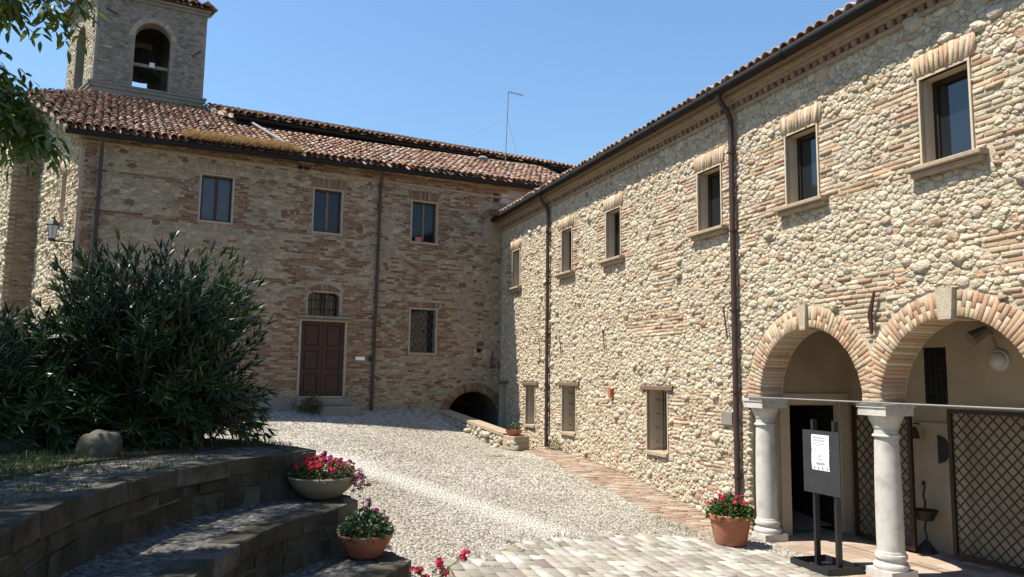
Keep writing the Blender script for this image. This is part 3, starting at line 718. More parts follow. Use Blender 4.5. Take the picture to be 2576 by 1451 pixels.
# rear face of the arcade wall, loggia rooms
inner = [(10.62, -.05), (10.62, SPR)]
for c in ARC: inner += [(c+RAD*math.cos(t), SPR+RAD*math.sin(t)) for t in np.linspace(0, math.pi, 29)]
inner += [(.6, SPR), (.6, -.05), (-.5, -.05), (-.5, 3.62), (10.62, 3.62)]
V2, F2 = polywall(R, inner, [], -.42); link('inner_wall', mesh_np('inner_wall', V2, [tuple(reversed(f)) for f in F2], M['plaster']), wing)
GD = 2.15
EndF = Fr(R.p(10.62, 0), nR, -dR)                       # end wall of the loggia: u = depth, faces the near end
DO = (.80, 1.84, -.02, 2.10)
V2, F2 = polywall(EndF, [(0, -.05), (GD, -.05), (GD, 3.62), (0, 3.62)], [[(DO[0], DO[2]), (DO[1], DO[2]), (DO[1], DO[3]), (DO[0], DO[3])]])
ew = link('end_wall', mesh_np('end_wall', V2, F2, M['plaster']), wing)
BW = (8.72, 9.12, 2.18, 3.04)
V2, F2 = polywall(R, [(10.62, -.05), (-.5, -.05), (-.5, 3.62), (10.62, 3.62)], [[(BW[0], BW[2]), (BW[1], BW[2]), (BW[1], BW[3]), (BW[0], BW[3])]], -GD)
bw = link('back_wall', mesh_np('back_wall', V2, F2, M['plaster']), wing)
w = bx('window', R, (BW[0]-.02, BW[1]+.02, BW[2]-.02, BW[3]+.02, -GD-.05, -GD-.02), M['glass'], wing)
for k in range(3): bx('bar', R, (BW[0]+.1*(k+1)-.006, BW[0]+.1*(k+1)+.006, BW[2], BW[3], -GD-.02, -GD-.008), M['iron'], w)
for k in range(4): bx('cross_bar', R, (BW[0], BW[1], BW[2]+.18*(k+1)-.006, BW[2]+.18*(k+1)+.006, -GD-.008, -GD+.004), M['iron'], w)
bx('side_wall', R, (-.6, -.5, -.05, 3.62, -GD, -.42), M['plaster'], wing)
bx('ceiling', R, (-.5, 10.62, 3.6, 3.66, -GD-.1, -.42), M['darkwood'], wing)
for k in range(11): bx('ceiling_beam', R, (.4+k*.98, .52+k*.98, 3.46, 3.6, -GD+.01, -.43), M['darkwood'], wing)
bx('dado', R, (8.66, 9.35, 1.83, 1.9, -GD+.002, -GD+.05), M['plaster'], bw)
# doorway in the end wall
d = MB()
for (u0, u1, v0, v1) in ((DO[0]-.2, DO[0], -.02, DO[3]+.02), (DO[1], DO[1]+.2, -.02, DO[3]+.02), (DO[0]-.2, DO[1]+.2, DO[3]+.021, DO[3]+.2)): d.box(EndF, u0, u1, v0, v1, -.12, .03, ch=.008)
dd_ = d.build('doorway', M['reveal'], wing)
d = MB(); d.box(EndF, DO[0]-.1, DO[1]+.1, -.02, DO[3]+.1, -1.6, -1.55); d.box(EndF, DO[0]-.05, DO[0]-.01, -.02, DO[3]+.1, -1.6, -.13); d.box(EndF, DO[1]+.01, DO[1]+.05, -.02, DO[3]+.1, -1.6, -.13); d.box(EndF, DO[0], DO[1], DO[3]+.05, DO[3]+.1, -1.6, -.13)
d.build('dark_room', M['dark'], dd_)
lf = MB().box(R, -.5, 10.75, -.3, -.012, -GD, .42); lfo = lf.build('loggia_floor', M['mortarR']); tag(lfo, kind='structure')
k_ = 0
for j in range(9):
    w1 = .40-j*.285
    if w1 < -GD+.2: break
    s = 3.6+(.2 if j % 2 else 0)
    while s < 10.7:
        e = min(s+.40, 10.72); V, F = brick_verts(R, np.array([(s+e)/2]), np.array([0.]), np.array([(e-s)/2-.004]), np.array([.01]), np.zeros(1), np.array([.0]), .002)
        t = MB().box(Fr(R.O, R.U, Zv, R.N), s+.003, e-.003, w1-.282, w1-.003, -.03, .0+rnd.uniform(-.002, .003), ch=.003)
        c = palette(1, [((.33, .255, .20), 3), ((.37, .30, .24), 3), ((.29, .215, .165), 2)], .12, 1000+k_)[0]; t.c = [tuple(c)]*len(t.v); k_ += 1
        t.build('floor_tile', M['brick'], lfo); s = e
# columns
def column(s, parent):
    c = R.p(s, 0, -.21); ch = 2.2
    pl = MB().box(Fr(R.p(0, 0, -.21), R.U, R.N), s-.215, s+.215, -.02, .115, -.215, .215).build('plinth', M['white_stone'], parent)
    prof = [(.205, .115), (.215, .14), (.215, .17), (.2, .195), (.183, .205), (.178, .225), (.186, .245), (.196, .25), (.2, .275), (.193, .30), (.178, .305), (.176, .33), (.168, .345)]
    MB().lathe(c, prof, 32).build('base', M['white_stone'], parent, smooth=True)
    sh = [(.167, .345)]+[(.167+.006*math.sin(k/10*math.pi*.8)-.022*(k/10)**1.6, .345+(1.78-.345)*k/10) for k in range(11)]
    MB().lathe(c, sh, 32).build('shaft', M['white_stone'], parent, smooth=True)
    cp = [(.147, 1.78), (.168, 1.785), (.176, 1.80), (.168, 1.82), (.150, 1.825), (.150, 1.90), (.162, 1.905), (.165, 1.925), (.178, 1.96), (.203, 2.01), (.218, 2.05), (.22, 2.065)]
    MB().lathe(c, cp, 32).build('capital', M['white_stone'], parent, smooth=True)
    ab = MB(); f = Fr(R.p(0, 0, -.21), R.U, R.N); ab.box(f, s-.235, s+.235, 2.066, 2.17, -.235, .235); ab.box(f, s-.25, s+.25, 2.17, 2.215, -.25, .25)
    ab.build('abacus', M['white_stone'], parent)
for s in (10.47, 8.02, 5.6, 3.18):
    cr = column(s, wing)
gutter_run('tie_rod', [R.p(10.55, 2.235, .055), R.p(3.0, 2.235, .055)], .012, wing, M['steel'])
# eaves: brick cornice, gutter, roof
for k, (v0, v1, w1) in enumerate(((7.06, 7.12, .05), (7.205, 7.26, .11), (7.262, 7.33, .17))): bx('cornice', R, (-1.5, 22.85, v0, v1, -.02, w1), M['cornice'], wing)
cb = [MB().box(R, 0, .085, 7.122, 7.203, -.02, .07+.008*q, c=PAL_BB[q % 4][0]) for q in range(4)]
cme = [mesh_np('dentil', np.array(q.v)-np.array(R.p(0, 0)), q.f, M['brick'], np.array(q.c)*.5+np.array([.135, .095, .065])) for q in cb]
for k in range(150):
    s = -.6+k*.156
    if s < 22.7: link('dentil', cme[k % 4], wing, R.p(s, 0))
gp = [R.p(-1.5, 7.415, .335), R.p(22.93, 7.415, .335)]
gut = gutter_run('gutter', gp, .078, wing); joints(gp, .078, gut)
rroof = MB().quad(R.p(-1.5, 7.42, .36), R.p(22.9, 7.42, .36), R.p(23.9, 7.42+.32*5, -4.64), R.p(-1.5, 7.42+.32*5, -4.64)).quad(R.p(-1.5, 7.42+.32*5, -4.64), R.p(23.9, 7.42+.32*5, -4.64), R.p(23.9, 7.3, -9.5), R.p(-1.5, 7.3, -9.5)).build('roof', M['roof_under'], wing)
bx('soffit_board', R, (-1.5, 22.85, 7.34, 7.36, -.02, .30), M['oldwood'], wing)
tiled_roof(rroof, R.p(0, 7.43, .33), dR, nR+Zv*.32, [(-1.5, 0), (24.5, 0), (24.5, 5.2), (-1.5, 5.2)], 91, clip=lambda X: (X-CORNER)@nB > .12)
def downpipe(fr, u, vtop, vbot, parent, w=.09, r=.048, wtop=.33, m='pipe', lean=0.):
    pth = [fr.p(u, vtop, wtop), fr.p(u, vtop-.08, wtop), fr.p(u, vtop-.30, w+.06), fr.p(u, vtop-.42, w), fr.p(u, vtop-.8, w), fr.p(u+lean, vbot, w)]
    o = MB().tube(pth, r, 10).build('downpipe', M[m], parent, smooth=True)
    MB().tube([fr.p(u, vtop+.06, wtop), fr.p(u, vtop-.02, wtop)], [r*1.7, r*1.15], 10).build('outlet', M['gutter'], o, smooth=True)
    v = vtop-1.0
    while v > vbot+.3:
        f = (vtop-v)/(vtop-vbot); bx('bracket', fr, (u+lean*f-r*1.25, u+lean*f+r*1.25, v-.02, v+.02, 0, w+r*1.1), M[m], o); v -= 1.35
    return o
downpipe(R, 18.88, 7.36, .72, wing); downpipe(R, 10.82, 7.36, .05, wing)
# iron wall anchors, small plates and boxes on the wing
for (s, v0, v1, lean) in ((7.92, 3.12, 3.68, .12), (5.5, 3.12, 3.68, .1)):
    MB().tube([R.p(s+lean/2*0, v0, .07), R.p(s, (v0+v1)/2, .085), R.p(s-.0+lean*-.6, v1, .07)], [.018, .034, .016], 6).build('wall_anchor', M['rust'], wing)
for (s, v0, v1) in ((19.4, 3.0, 3.55), (18.0, 3.1, 3.5), (15.6, 3.15, 3.6), (11.05, 3.2, 3.75)):
    MB().tube([R.p(s, v0, .07), R.p(s+.10, v1, .07)], .014, 6).build('wall_anchor', M['rust'], wing)
bx('wall_plate', R, (10.98, 11.28, 1.76, 1.97, 0, .06), M['grey_stone'], wing)
bx('alarm_box', R, (15.27, 15.39, 2.1, 2.28, 0, .1), M['terracotta'], wing)

# ------------------------------------------------------------------ the shaded range and church (left and centre)
rng_b = empty('monastery_range', B.p(6, 1.5), 'shaded three-storey range of brick and rubble with brown double door', 'building')
def roofB_z(w): return 8.5 + .46*(.42-w)
HB = [(8.16, 8.94, 6.48, 7.70), (5.19, 5.97, 6.48, 7.70), (2.26, 3.04, 6.48, 7.70), (2.20, 3.00, 3.18, 4.46)]
DB = (4.95, 6.17, 1.90, 3.97); TB = (5.13, 6.03, 4.13, 4.78)
AC, AR_, ASP = .90, .86, 1.24                       # passage arch: centre, radius, springing
def rrect(a, b, c, d, r):
    o = [(a, c), (b, c)]
    o += [(b-r+r*math.cos(t), d-r+r*math.sin(t)) for t in np.linspace(0, math.pi/2, 6)]
    o += [(a+r-r*math.sin(t), d-r+r*math.cos(t)) for t in np.linspace(0, math.pi/2, 6)]
    return o
arch_h = [(AC+AR_*math.cos(t), ASP+AR_*math.sin(t)*.95) for t in np.linspace(0, math.pi, 25)]
outer = [(11.75, -.5), (11.75, 8.75), (-4.5, 8.75), (-4.5, -.5), (AC-AR_, -.5)] + arch_h[::1][:0]
outer = [(-4.5, -.5), (AC-AR_, -.5)] + [(AC-AR_*math.cos(t), ASP+AR_*math.sin(t)*.95) for t in np.linspace(0, math.pi, 25)] + [(AC+AR_, -.5), (11.75, -.5), (11.75, 8.62), (-4.5, 8.95)]
holes = [[(a, c), (b, c), (b, d), (a, d)] for a, b, c, d in HB] + [[(DB[0], DB[2]), (DB[1], DB[2]), (DB[1], DB[3]), (DB[0], DB[3])], rrect(*TB, .14)]
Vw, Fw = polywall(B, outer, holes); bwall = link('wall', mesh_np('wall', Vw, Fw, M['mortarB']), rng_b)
def exclB(u, v):
    e = (u < -.2) | (u > 11.73) | (v > 8.55)
    for a, b, c, d in HB: e |= (u > a-.05) & (u < b+.05) & (v > c-.07) & (v < d+.05) | (u > a-.12) & (u < b+.12) & (v > d) & (v < d+.33)
    e |= (u > DB[0]-.07) & (u < DB[1]+.07) & (v < DB[3]+.05) | (u > TB[0]-.06) & (u < TB[1]+.06) & (v > TB[2]-.05) & (v < TB[3]+.30) | (u > 4.72) & (u < 6.35) & (v > 4.05) & (v < 4.12)
    e |= (np.hypot(u-AC, (v-ASP)/.95) < AR_+.3) & (v > ASP-.1) | (np.abs(u-AC) < AR_) & (v < ASP)
    e |= (np.hypot(u-.30, v-7.2) < .60) & (v > 7.15) | (u < .66) & (u > -.06) & (v > 6.76) & (v < 7.2)
    px, py = B.p(u, 0*u)[..., 0], B.p(u, 0*u)[..., 1]; e |= v < np.where(u < 2.1, .3, 1.42)
    return e
ZB = [(11.38, 11.74, 1.5, 8.4, .0, .97)]
for a, b, c, d in HB: ZB += [(a-.42, a-.055, c-.1, d+.05, .15, .96, 'l'), (b+.055, b+.42, c-.1, d+.05, .17, .96, 'r')]
ZB += [(8.9, 11.38, 7.40, 7.53, 0, .98), (8.9, 11.38, 6.38, 6.52, 0, .98), (6.9, 8.2, 6.35, 6.5, .3, .95), (6.6, 8.0, 7.25, 7.33, .3, .7),
       (6.1, 6.65, 6.4, 8.4, .25, .75), (6.1, 6.6, 4.9, 6.4, .2, .55), (4.5, 6.4, 5.3, 6.4, .4, .7), (3.7, 4.6, 6.4, 7.6, .3, .4), (1.6, 3.4, 5.15, 6.4, .35, .7), (3.0, 4.0, 7.5, 8.3, .3, .45),
       (4.15, 4.88, 1.9, 4.0, .35, .88, 'l'), (6.24, 7.4, 2.1, 4.0, .45, .72, 'r'), (6.1, 6.8, 4.12, 4.9, .3, .85, 'r'), (4.45, 5.06, 4.12, 5.0, .3, .85, 'l'), (5.0, 6.2, 5.05, 5.25, .4, .8), (6.4, 7.6, 4.95, 5.08, .3, .95),
       (1.9, 3.3, 4.75, 5.1, .3, .8), (.2, 1.6, 6.2, 7.0, .5, .22), (.9, 2.1, 6.9, 8.2, .35, .6), (0, 2.2, 7.9, 8.35, .4, .55), (1.4, 2.1, 3.0, 4.6, .3, .5), (3.1, 4.0, 3.0, 4.7, .3, .5),
       (-.2, 11.4, 8.25, 8.42, 0, .95), (.0, 1.4, 2.6, 6.4, .3, .14), (1.6, 3.4, 1.6, 2.9, .3, .22), (7.2, 11.3, 1.6, 6.3, .4, .05), (3.2, 4.3, 1.6, 5.2, .3, .2), (6.7, 8.6, 2.0, 6.2, .4, .13), (8.9, 11.3, 6.6, 8.2, .4, .05), (6.7, 8.0, 6.6, 8.2, .4, .16), (3.2, 5.1, 6.5, 8.2, .3, .2)]
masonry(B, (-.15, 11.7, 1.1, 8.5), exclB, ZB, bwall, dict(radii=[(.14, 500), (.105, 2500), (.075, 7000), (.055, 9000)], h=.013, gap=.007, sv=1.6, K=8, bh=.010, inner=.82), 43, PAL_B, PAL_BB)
def casement(a, b, c, d, glass, parent, seed, post='oldwood', framem='darkwood'):
    dp = -.10; fr = MB()
    for (u0, u1, v0, v1) in ((a, a+.05, c, d), (b-.05, b, c, d), (a+.05, b-.05, d-.055, d), (a+.05, b-.05, c, c+.06)): fr.box(B, u0, u1, v0, v1, dp-.05, dp)
    w = fr.build('window', M[framem], parent); mid = (a+b)/2
    bx('mullion', B, (mid-.035, mid+.035, c+.05, d-.05, dp-.045, dp+.008), M[post], w)
    for u0, u1 in ((a+.045, mid-.03), (mid+.03, b-.045)): bx('pane', B, (u0, u1, c+.055, d-.05, dp-.035, dp-.025), M[glass], w)
    rv = MB()
    for (u0, v0), (u1, v1) in (((a, c), (a, d)), ((b, d), (b, c)), ((a, d), (b, d)), ((b, c), (a, c))): rv.quad(B.p(u0, v0, 0), B.p(u1, v1, 0), B.p(u1, v1, -.25), B.p(u0, v0, -.25))
    for (u0, u1, v0, v1) in ((a-.045, a, c, d+.045), (b, b+.045, c, d+.045), (a, b, d, d+.045)): rv.box(B, u0, u1, v0, v1, -.05, .022)
    rv.quad(B.p(a, c, -.25), B.p(b, c, -.25), B.p(b, d, -.25), B.p(a, d, -.25))
    rv.build('reveal', M['frame_plaster'], w)
    bx('sill', B, (a-.06, b+.06, c-.06, c+.004, -.12, .035), M['sill_stone'], w)
    soldier(B, a-.1, b+.1, d+.06, .27, w, PAL_BB if glass == 'glass_dark' else [((.34, .25, .18), 3), ((.38, .30, .22), 2)], .02, 15, seed, fan=.5)
    return w
casement(*HB[0], 'glass_curtain', rng_b, 201, 'darkwood'); casement(*HB[1], 'glass_dark', rng_b, 202); casement(*HB[2], 'glass_dark', rng_b, 203)
# latticed window on the ground floor
a, b, c, d = HB[3]; fr = MB()
for (u0, v0), (u1, v1) in (((a, c), (a, d)), ((b, d), (b, c)), ((a, d), (b, d)), ((b, c), (a, c))): fr.quad(B.p(u0, v0, 0), B.p(u1, v1, 0), B.p(u1, v1, -.22), B.p(u0, v0, -.22))
for (u0, u1, v0, v1) in ((a-.05, a, c, d+.045), (b, b+.05, c, d+.045), (a, b, d, d+.045)): fr.box(B, u0, u1, v0, v1, -.05, .022)
w = fr.build('window', M['frame_plaster'], rng_b); bx('pane', B, (a, b, c, d, -.22, -.2), M['glass'], w)
bx('sill', B, (a-.06, b+.06, c-.06, c+.004, -.12, .04), M['sill_stone'], w)
def diag_bars(fr, a, b, c, d, step, slope, half, w0, w1, parent, m, name):
    """two families of slanting bars clipped to the rectangle"""
    for fam, sg in enumerate((1, -1)):
        k = -30
        while k < 60:
            off = k*step; k += 1; pts = []
            # line v = c + off + sg*slope*(u-a)
            for u in (a, b):
                v = c+off+sg*slope*(u-a)
                if c <= v <= d: pts.append((u, v))
            for v in (c, d):
                u = a+(v-c-off)/(sg*slope)
                if a < u < b: pts.append((u, v))
            if len(pts) < 2: continue
            pts.sort(); (u0, v0), (u1, v1) = pts[0], pts[-1]
            if math.hypot(u1-u0, v1-v0) < .04: continue
            n = np.array([-(v1-v0), u1-u0]); n = n/np.linalg.norm(n)*half; z0, z1 = (w0, w1) if fam == 0 else (w1+.0005, 2*w1-w0)
            vs = [fr.p(u+q*n[0], v+q*n[1], z) for z in (z0, z1) for (u, v), q in (((u0, v0), -1), ((u1, v1), -1), ((u1, v1), 1), ((u0, v0), 1))]
            MB().add(vs, [(3, 2, 1, 0), (4, 5, 6, 7), (0, 1, 5, 4), (1, 2, 6, 5), (2, 3, 7, 6), (3, 0, 4, 7)]).build(name, m, parent)
diag_bars(B, a, b, c, d, .27, 1.55, .008, -.1, -.09, w, M['iron'], 'bar')
soldier(B, a-.1, b+.1, d+.06, .16, w, PAL_BB, .02, 15, 204, fan=.3)
# door with transom
dr = MB()
for (u0, u1, v0, v1) in ((DB[0]-.055, DB[0], DB[2], DB[3]+.05), (DB[1], DB[1]+.055, DB[2], DB[3]+.05), (DB[0], DB[1], DB[3], DB[3]+.05)): dr.box(B, u0, u1, v0, v1, -.12, .03)
dr.box(B, DB[0], DB[1], DB[2], DB[3], -.2, -.16)
door = dr.build('door_surround', M['frame_plaster'], rng_b); mid = (DB[0]+DB[1])/2
for (u0, u1) in ((DB[0]+.004, mid-.004), (mid+.004, DB[1]-.004)):
    lf_ = bx('door_leaf', B, (u0, u1, DB[2]+.01, DB[3]-.004, -.13, -.08), M['wood'], rng_b)
    hts = [(.08, .62), (.72, 1.27), (1.37, 1.97)]
    wd = u1-u0
    fm = MB()
    cutsv = [0] + [x for h2 in hts for x in h2] + [DB[3]-DB[2]-.014]
    for q in range(0, len(cutsv), 2): fm.box(B, u0+.1, u1-.1, DB[2]+.01+cutsv[q], DB[2]+.01+cutsv[q+1], -.082, -.05)
    fm.box(B, u0, u0+.1, DB[2]+.01, DB[3]-.004, -.082, -.05); fm.box(B, u1-.1, u1, DB[2]+.01, DB[3]-.004, -.082, -.05)
    fm.build('stile_and_rail', M['wood'], lf_)
    for h0, h1 in hts: bx('panel', B, (u0+.13, u1-.13, DB[2]+.04+h0, DB[2]-.02+h1, -.082, -.06), M['wood'], lf_, ch=.012)
MB().tube([B.p(mid+.06, 2.95, -.05), B.p(mid+.06, 2.95, -.0), B.p(mid+.13, 2.95, .0)], .009, 6).build('handle', M['iron'], rng_b)
bx('hood', B, (4.74, 6.33, 4.055, 4.11, -.02, .16), M['grey_stone'], rng_b)
a, b, c, d = TB; rv = MB(); rr = rrect(a, b, c, d, .14); ro = rrect(a-.032, b+.032, c-.003, d+.032, .16)
for i in range(len(rr)):
    j = (i+1) % len(rr); rv.quad(B.p(*rr[i], .02), B.p(*rr[j], .02), B.p(*rr[j], -.25), B.p(*rr[i], -.25)); rv.quad(B.p(*ro[i], .022), B.p(*ro[j], .022), B.p(*rr[j], .022), B.p(*rr[i], .022))
w = rv.build('window', M['frame_plaster'], rng_b); bx('pane', B, (a, b, c, d, -.25, -.23), M['glass'], w)
for k in range(7): bx('bar', B, (a+.06+k*.127-.009, a+.06+k*.127+.009, c, d-.01, -.09, -.072), M['iron'], w)
for k in range(2): bx('cross_bar', B, (a, b, c+.2+k*.25-.008, c+.2+k*.25+.008, -.095, -.0905), M['iron'], w)
voussoirs(B, (a+b)/2, d-.55, .61, .78, math.radians(52), math.radians(128), 15, w, PAL_BB, 207, proud=.02, split=.2, name='lintel_brick')
# steps and plinth at the door
st = MB().box(B, 4.65, 5.75, 1.35, 1.66, 0, .75, ch=.015).build('door_step', M['grey_stone'], rng_b)
bx('door_step', B, (4.85, 6.25, 1.661, 1.86, 0, .38), M['grey_stone'], rng_b, ch=.015)
bx('plinth', B, (6.35, 9.6, 1.2, 1.9, 0, .07), M['grey_stone'], rng_b)
# passage arch
voussoirs(B, AC, ASP, AR_, AR_+.28, .0, math.pi, 36, bwall, PAL_BB, 208, proud=.02, deep=.3, split=.15, squash=.95)
tun = MB(); th = np.linspace(0, math.pi, 19); pr = [(AC+AR_, -.3)] + [(AC+AR_*math.cos(t), ASP+AR_*math.sin(t)*.95) for t in th] + [(AC-AR_, -.3)]
for (u0, v0), (u1, v1) in zip(pr[:-1], pr[1:]): tun.quad(B.p(u0, v0, 0), B.p(u1, v1, 0), B.p(u1, v1, -4), B.p(u0, v0, -4))
tun.add([B.p(u, v, -4) for u, v in pr], [tuple(range(len(pr)))]); tun.quad(B.p(AC-AR_, .3, 0), B.p(AC+AR_, .3, 0), B.p(AC+AR_, .3, -4), B.p(AC-AR_, .3, -4))
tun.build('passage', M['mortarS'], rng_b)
# blocked round-headed opening near the corner
nc = [(.30+.36*math.cos(t), 7.2+.36*math.sin(t)) for t in np.linspace(0, math.pi, 17)] + [(-.06, 6.85), (.1, 6.75), (.5, 6.75), (.66, 6.85)]
Vn, Fn = polywall(B, nc, [], .012); link('blocked_opening', mesh_np('blocked_opening', Vn, Fn, M['mortarB']), rng_b)
voussoirs(B, .30, 7.2, .37, .58, 0, math.pi, 20, bwall, PAL_BB, 209, proud=.02, split=.1)
bx('wall_plaque', B, (-.2, .06, 8.0, 8.3, 0, .03), M['white_stone'], rng_b); bx('vent_grille', B, (.14, .34, 8.0, 8.28, 0, .02), M['rust'], rng_b)
bx('upper_plaster', B, (-4.4, -.2, 7.5, 8.45, 0, .012), M['pink_plaster'], rng_b)
for t in (6.22, 6.40):
    o = MB().lathe((0, 0, 0), [(.06, 0), (.075, 0), (.075, .05), (.06, .05)], 14, closed=False); o.v = [tuple(B.p(t, 8.23, 0) + np.array(p)[0]*(-dB) + np.array(p)[1]*Zv + np.array(p)[2]*nB) for p in o.v]
    vt = o.build('vent_pipe', M['pipe'], rng_b)
    hz = MB(); hz.add([B.p(t+.062*math.cos(q), 8.23+.062*math.sin(q), .012) for q in np.linspace(0, 2*math.pi, 13)[:-1]], [tuple(range(12))]); hz.build('vent_hole', M['dark'], vt)
# putlog holes
for (t, v) in ((3.6, 6.05), (1.5, 7.2), (4.6, 5.0), (8.6, 5.9), (6.3, 6.0), (2.6, 5.0), (.75, 3.3), (7.6, 7.9)):
    bx('putlog_hole', B, (t-.07, t+.07, v-.06, v+.06, 0, .024), M['dark' if t < 1 else 'grey_stone'], rng_b)
MB().tube([B.p(.28, 3.3, .05), B.p(.34, 2.75, .05)], .02, 6).build('wall_anchor', M['rust'], rng_b)
bx('name_plate', B, (4.35, 4.62, 2.92, 3.02, 0, .03), M['paper'], rng_b); bx('doorbell_box', B, (4.05, 4.24, 2.9, 3.04, 0, .05), M['panel'], rng_b)
# roof of the range
def zg(t): return 8.53-.022*t
UB = -dB + Zv*(-.022)
gp = [B.p(-2.2, zg(-2.2), .40), B.p(12.1, zg(12.1), .40)]; gut = gutter_run('gutter', gp, .07, rng_b); joints(gp, .07, gut)
bx('eave_board', B, (-4, 11.9, 8.15, 8.2, 0, .04), M['sill_stone'], rng_b)
RO = B.p(0, zg(0)+.08, .44); RS = -nB + Zv*.46; RSn = RS/np.linalg.norm(RS); RUn = UB/np.linalg.norm(UB); LEN = math.hypot(1, .46)
def roofpt(t, dep, up=0.): return RO + RUn*t + (-nB+Zv*.46)*(dep+.44) + Zv*up
polyB = [(-3.0, -.44), (12.12, -.44), (13.38, 4.12), (12.5, 5.2), (11.75, 6.0), (8.2, 6.2), (7.75, 3.4), (-3.0, 3.35)]
broof = MB().add([roofpt(t, d_, -.02) for t, d_ in polyB], [tuple(range(len(polyB)))]).build('roof', M['roof_under'], rng_b)
tiled_roof(broof, RO, UB, RS, [(t, (d_+.44)*LEN) for t, d_ in polyB], 92, clip=lambda X: ((X-CORNER)@(-nB) < 2.7) | ((X-CORNER)@(-dB) > 7.7))
# hidden rear slope closes the roof
MB().add([roofpt(13.38, 4.12, -.02), roofpt(11.75, 6.0, -.02), roofpt(8.2, 6.2, -.02), B.p(8.2, 8.5, -11), B.p(14, 8.5, -11)], [(0, 1, 2, 3, 4)]).build('rear_roof', M['roof_under'], rng_b)
# raised rear roof with a dark eaves band
bx('upper_wall', B, (-5, 7.7, 9.5, 10.52, -7.5, -3.36), M['mortarB'], rng_b)
gp = [B.p(-4.9, 10.44, -3.22), B.p(7.72, 10.44, -3.22)]; gutter_run('gutter', gp, .09, rng_b)
bx('eave_board', B, (-4.95, 7.70, 9.9, 10.5, -3.42, -3.3), M['gutter'], rng_b)  # near-black board for gutter and wall; the eaves shade is in its colour
URO = B.p(0, 10.50, -3.14); URS = -nB+Zv*.36
uroof = MB().quad(B.p(-5, 10.50, -3.1), B.p(7.75, 10.50, -3.1), B.p(8.25, 10.50+.36*2.4, -5.5), B.p(-5, 10.50+.36*2.4, -5.5)).quad(B.p(-5, 10.50+.36*2.4, -5.5), B.p(8.25, 10.50+.36*2.4, -5.5), B.p(8.25, 10.2, -8), B.p(-5, 10.2, -8)).build('upper_roof', M['roof_under'], rng_b)
tiled_roof(uroof, URO, -dB, URS, [(-5.0, 0), (7.85, 0), (8.35, 2.55), (-5.0, 2.55)], 93)
bx('verge_board', Fr(B.p(7.80, 10.43, -3.1), (-nB+Zv*.36+(-dB)*.21), -dB), (0, 2.5, -.08, .04, 0, .04), M['reveal'], rng_b)
MB().tube([roofpt(7.25, 3.25, .2), roofpt(6.75, .35, .16)], .045, 8).build('flue_pipe', M['steel'], rng_b, smooth=True)
MB().lathe(roofpt(-.4, 2.3), [(.16, 0), (.18, .15), (.2, .2), (.12, .28), (.0, .3)], 12).build('roof_vent', M['grey_stone'], rng_b)
# straw and moss lodged along the eaves
def tuft(name, pts, hgt, m, parent, cols, n_per, seed, spread=.06, kind='stuff', lean=.5, wd=.006):
    g = np.random.default_rng(seed); pts = np.repeat(np.array(pts), n_per, 0); n = len(pts)
    b = pts + np.c_[g.normal(0, spread, (n, 2)), np.zeros(n)]; d = np.c_[g.normal(0, lean, (n, 2)), np.ones(n)]*(hgt*g.uniform(.5, 1.2, (n, 1)))
    s = np.c_[g.normal(0, 1, (n, 2)), np.zeros(n)]; s = s/np.linalg.norm(s, axis=1)[:, None]*wd
    V = np.stack([b-s, b+s, b+d], 1); F = np.arange(n*3).reshape(-1, 3); C = np.repeat(palette(n, cols, .2, seed), 3, 0)
    o = link(name, mesh_np(name, V.reshape(-1, 3), F, m, C), parent); o['kind'] = kind; return o
tuft('eaves_moss', [roofpt(rnd.uniform(6.6, 9.4), -.46+abs(rnd.gauss(0, .32)), .09) for _ in range(1100)], .15, M['leaf'], rng_b, [((.34, .21, .09), 3), ((.27, .17, .07), 2), ((.18, .14, .05), 1)], 7, 61, lean=1.0, wd=.010)
downpipe(B, 4.07, zg(4.07), 1.5, rng_b, r=.045, wtop=.38, lean=.06); downpipe(B, 11.30, zg(11.3), 1.5, rng_b, r=.045, wtop=.38, m='pipe')

# church side beyond the corner
lo = [(0, 1.2), (9, 1.2), (9, 11.2), (6.0, 11.0), (0, 8.6)]
LWd = (1.12, 1.62, 6.34, 7.62)
Vw, Fw = polywall(L, lo, [[(LWd[0], LWd[2]), (LWd[1], LWd[2]), (LWd[1], LWd[3]), (LWd[0], LWd[3])]])
lwall = link('side_wall', mesh_np('side_wall', Vw, Fw, M['mortarR']), rng_b)
def exclL(u, v):
    return (u < .02) | (u > 4.6) | (v > 8.5+.4*u) | (u > LWd[0]-.04) & (u < LWd[1]+.04) & (v > LWd[2]-.05) & (v < LWd[3]+.35) | (v < 3.2)
masonry(L, (.02, 4.6, 3.2, 10.4), exclL, [(0, .4, 3.2, 8.6, .1, .85), (1.7, 3.2, 7.2, 7.35, .2, .95), (1.7, 3.9, 5.95, 6.1, .2, .95), (.5, 4.2, 4.25, 4.4, .2, .95), (.6, 1.1, 6.3, 7.6, .1, .8), (1.65, 2.0, 6.3, 7.6, .1, .8)], lwall,
        dict(radii=[(.12, 300), (.09, 1500), (.07, 4000), (.05, 5000)], h=.03, gap=.007, sv=1.3, K=7, bh=.016, inner=.8, smooth=False), 47, PAL_L, PAL_RB, 200, 150)
rv = MB(); a, b, c, d = LWd
for (u0, v0), (u1, v1) in (((a, c), (a, d)), ((b, d), (b, c)), ((a, d), (b, d)), ((b, c), (a, c))): rv.quad(L.p(u0, v0, 0), L.p(u1, v1, 0), L.p(u1, v1, -.4), L.p(u0, v0, -.4))
w = rv.build('window', M['reveal'], rng_b); bx('pane', L, (a, b, c, d, -.4, -.38), M['glass'], w); soldier(L, a-.1, b+.1, d+.02, .3, w, PAL_RB, .03, 11, 211); bx('sill', L, (a-.1, b+.1, c-.08, c+.003, -.2, .1), M['sill_stone'], w)
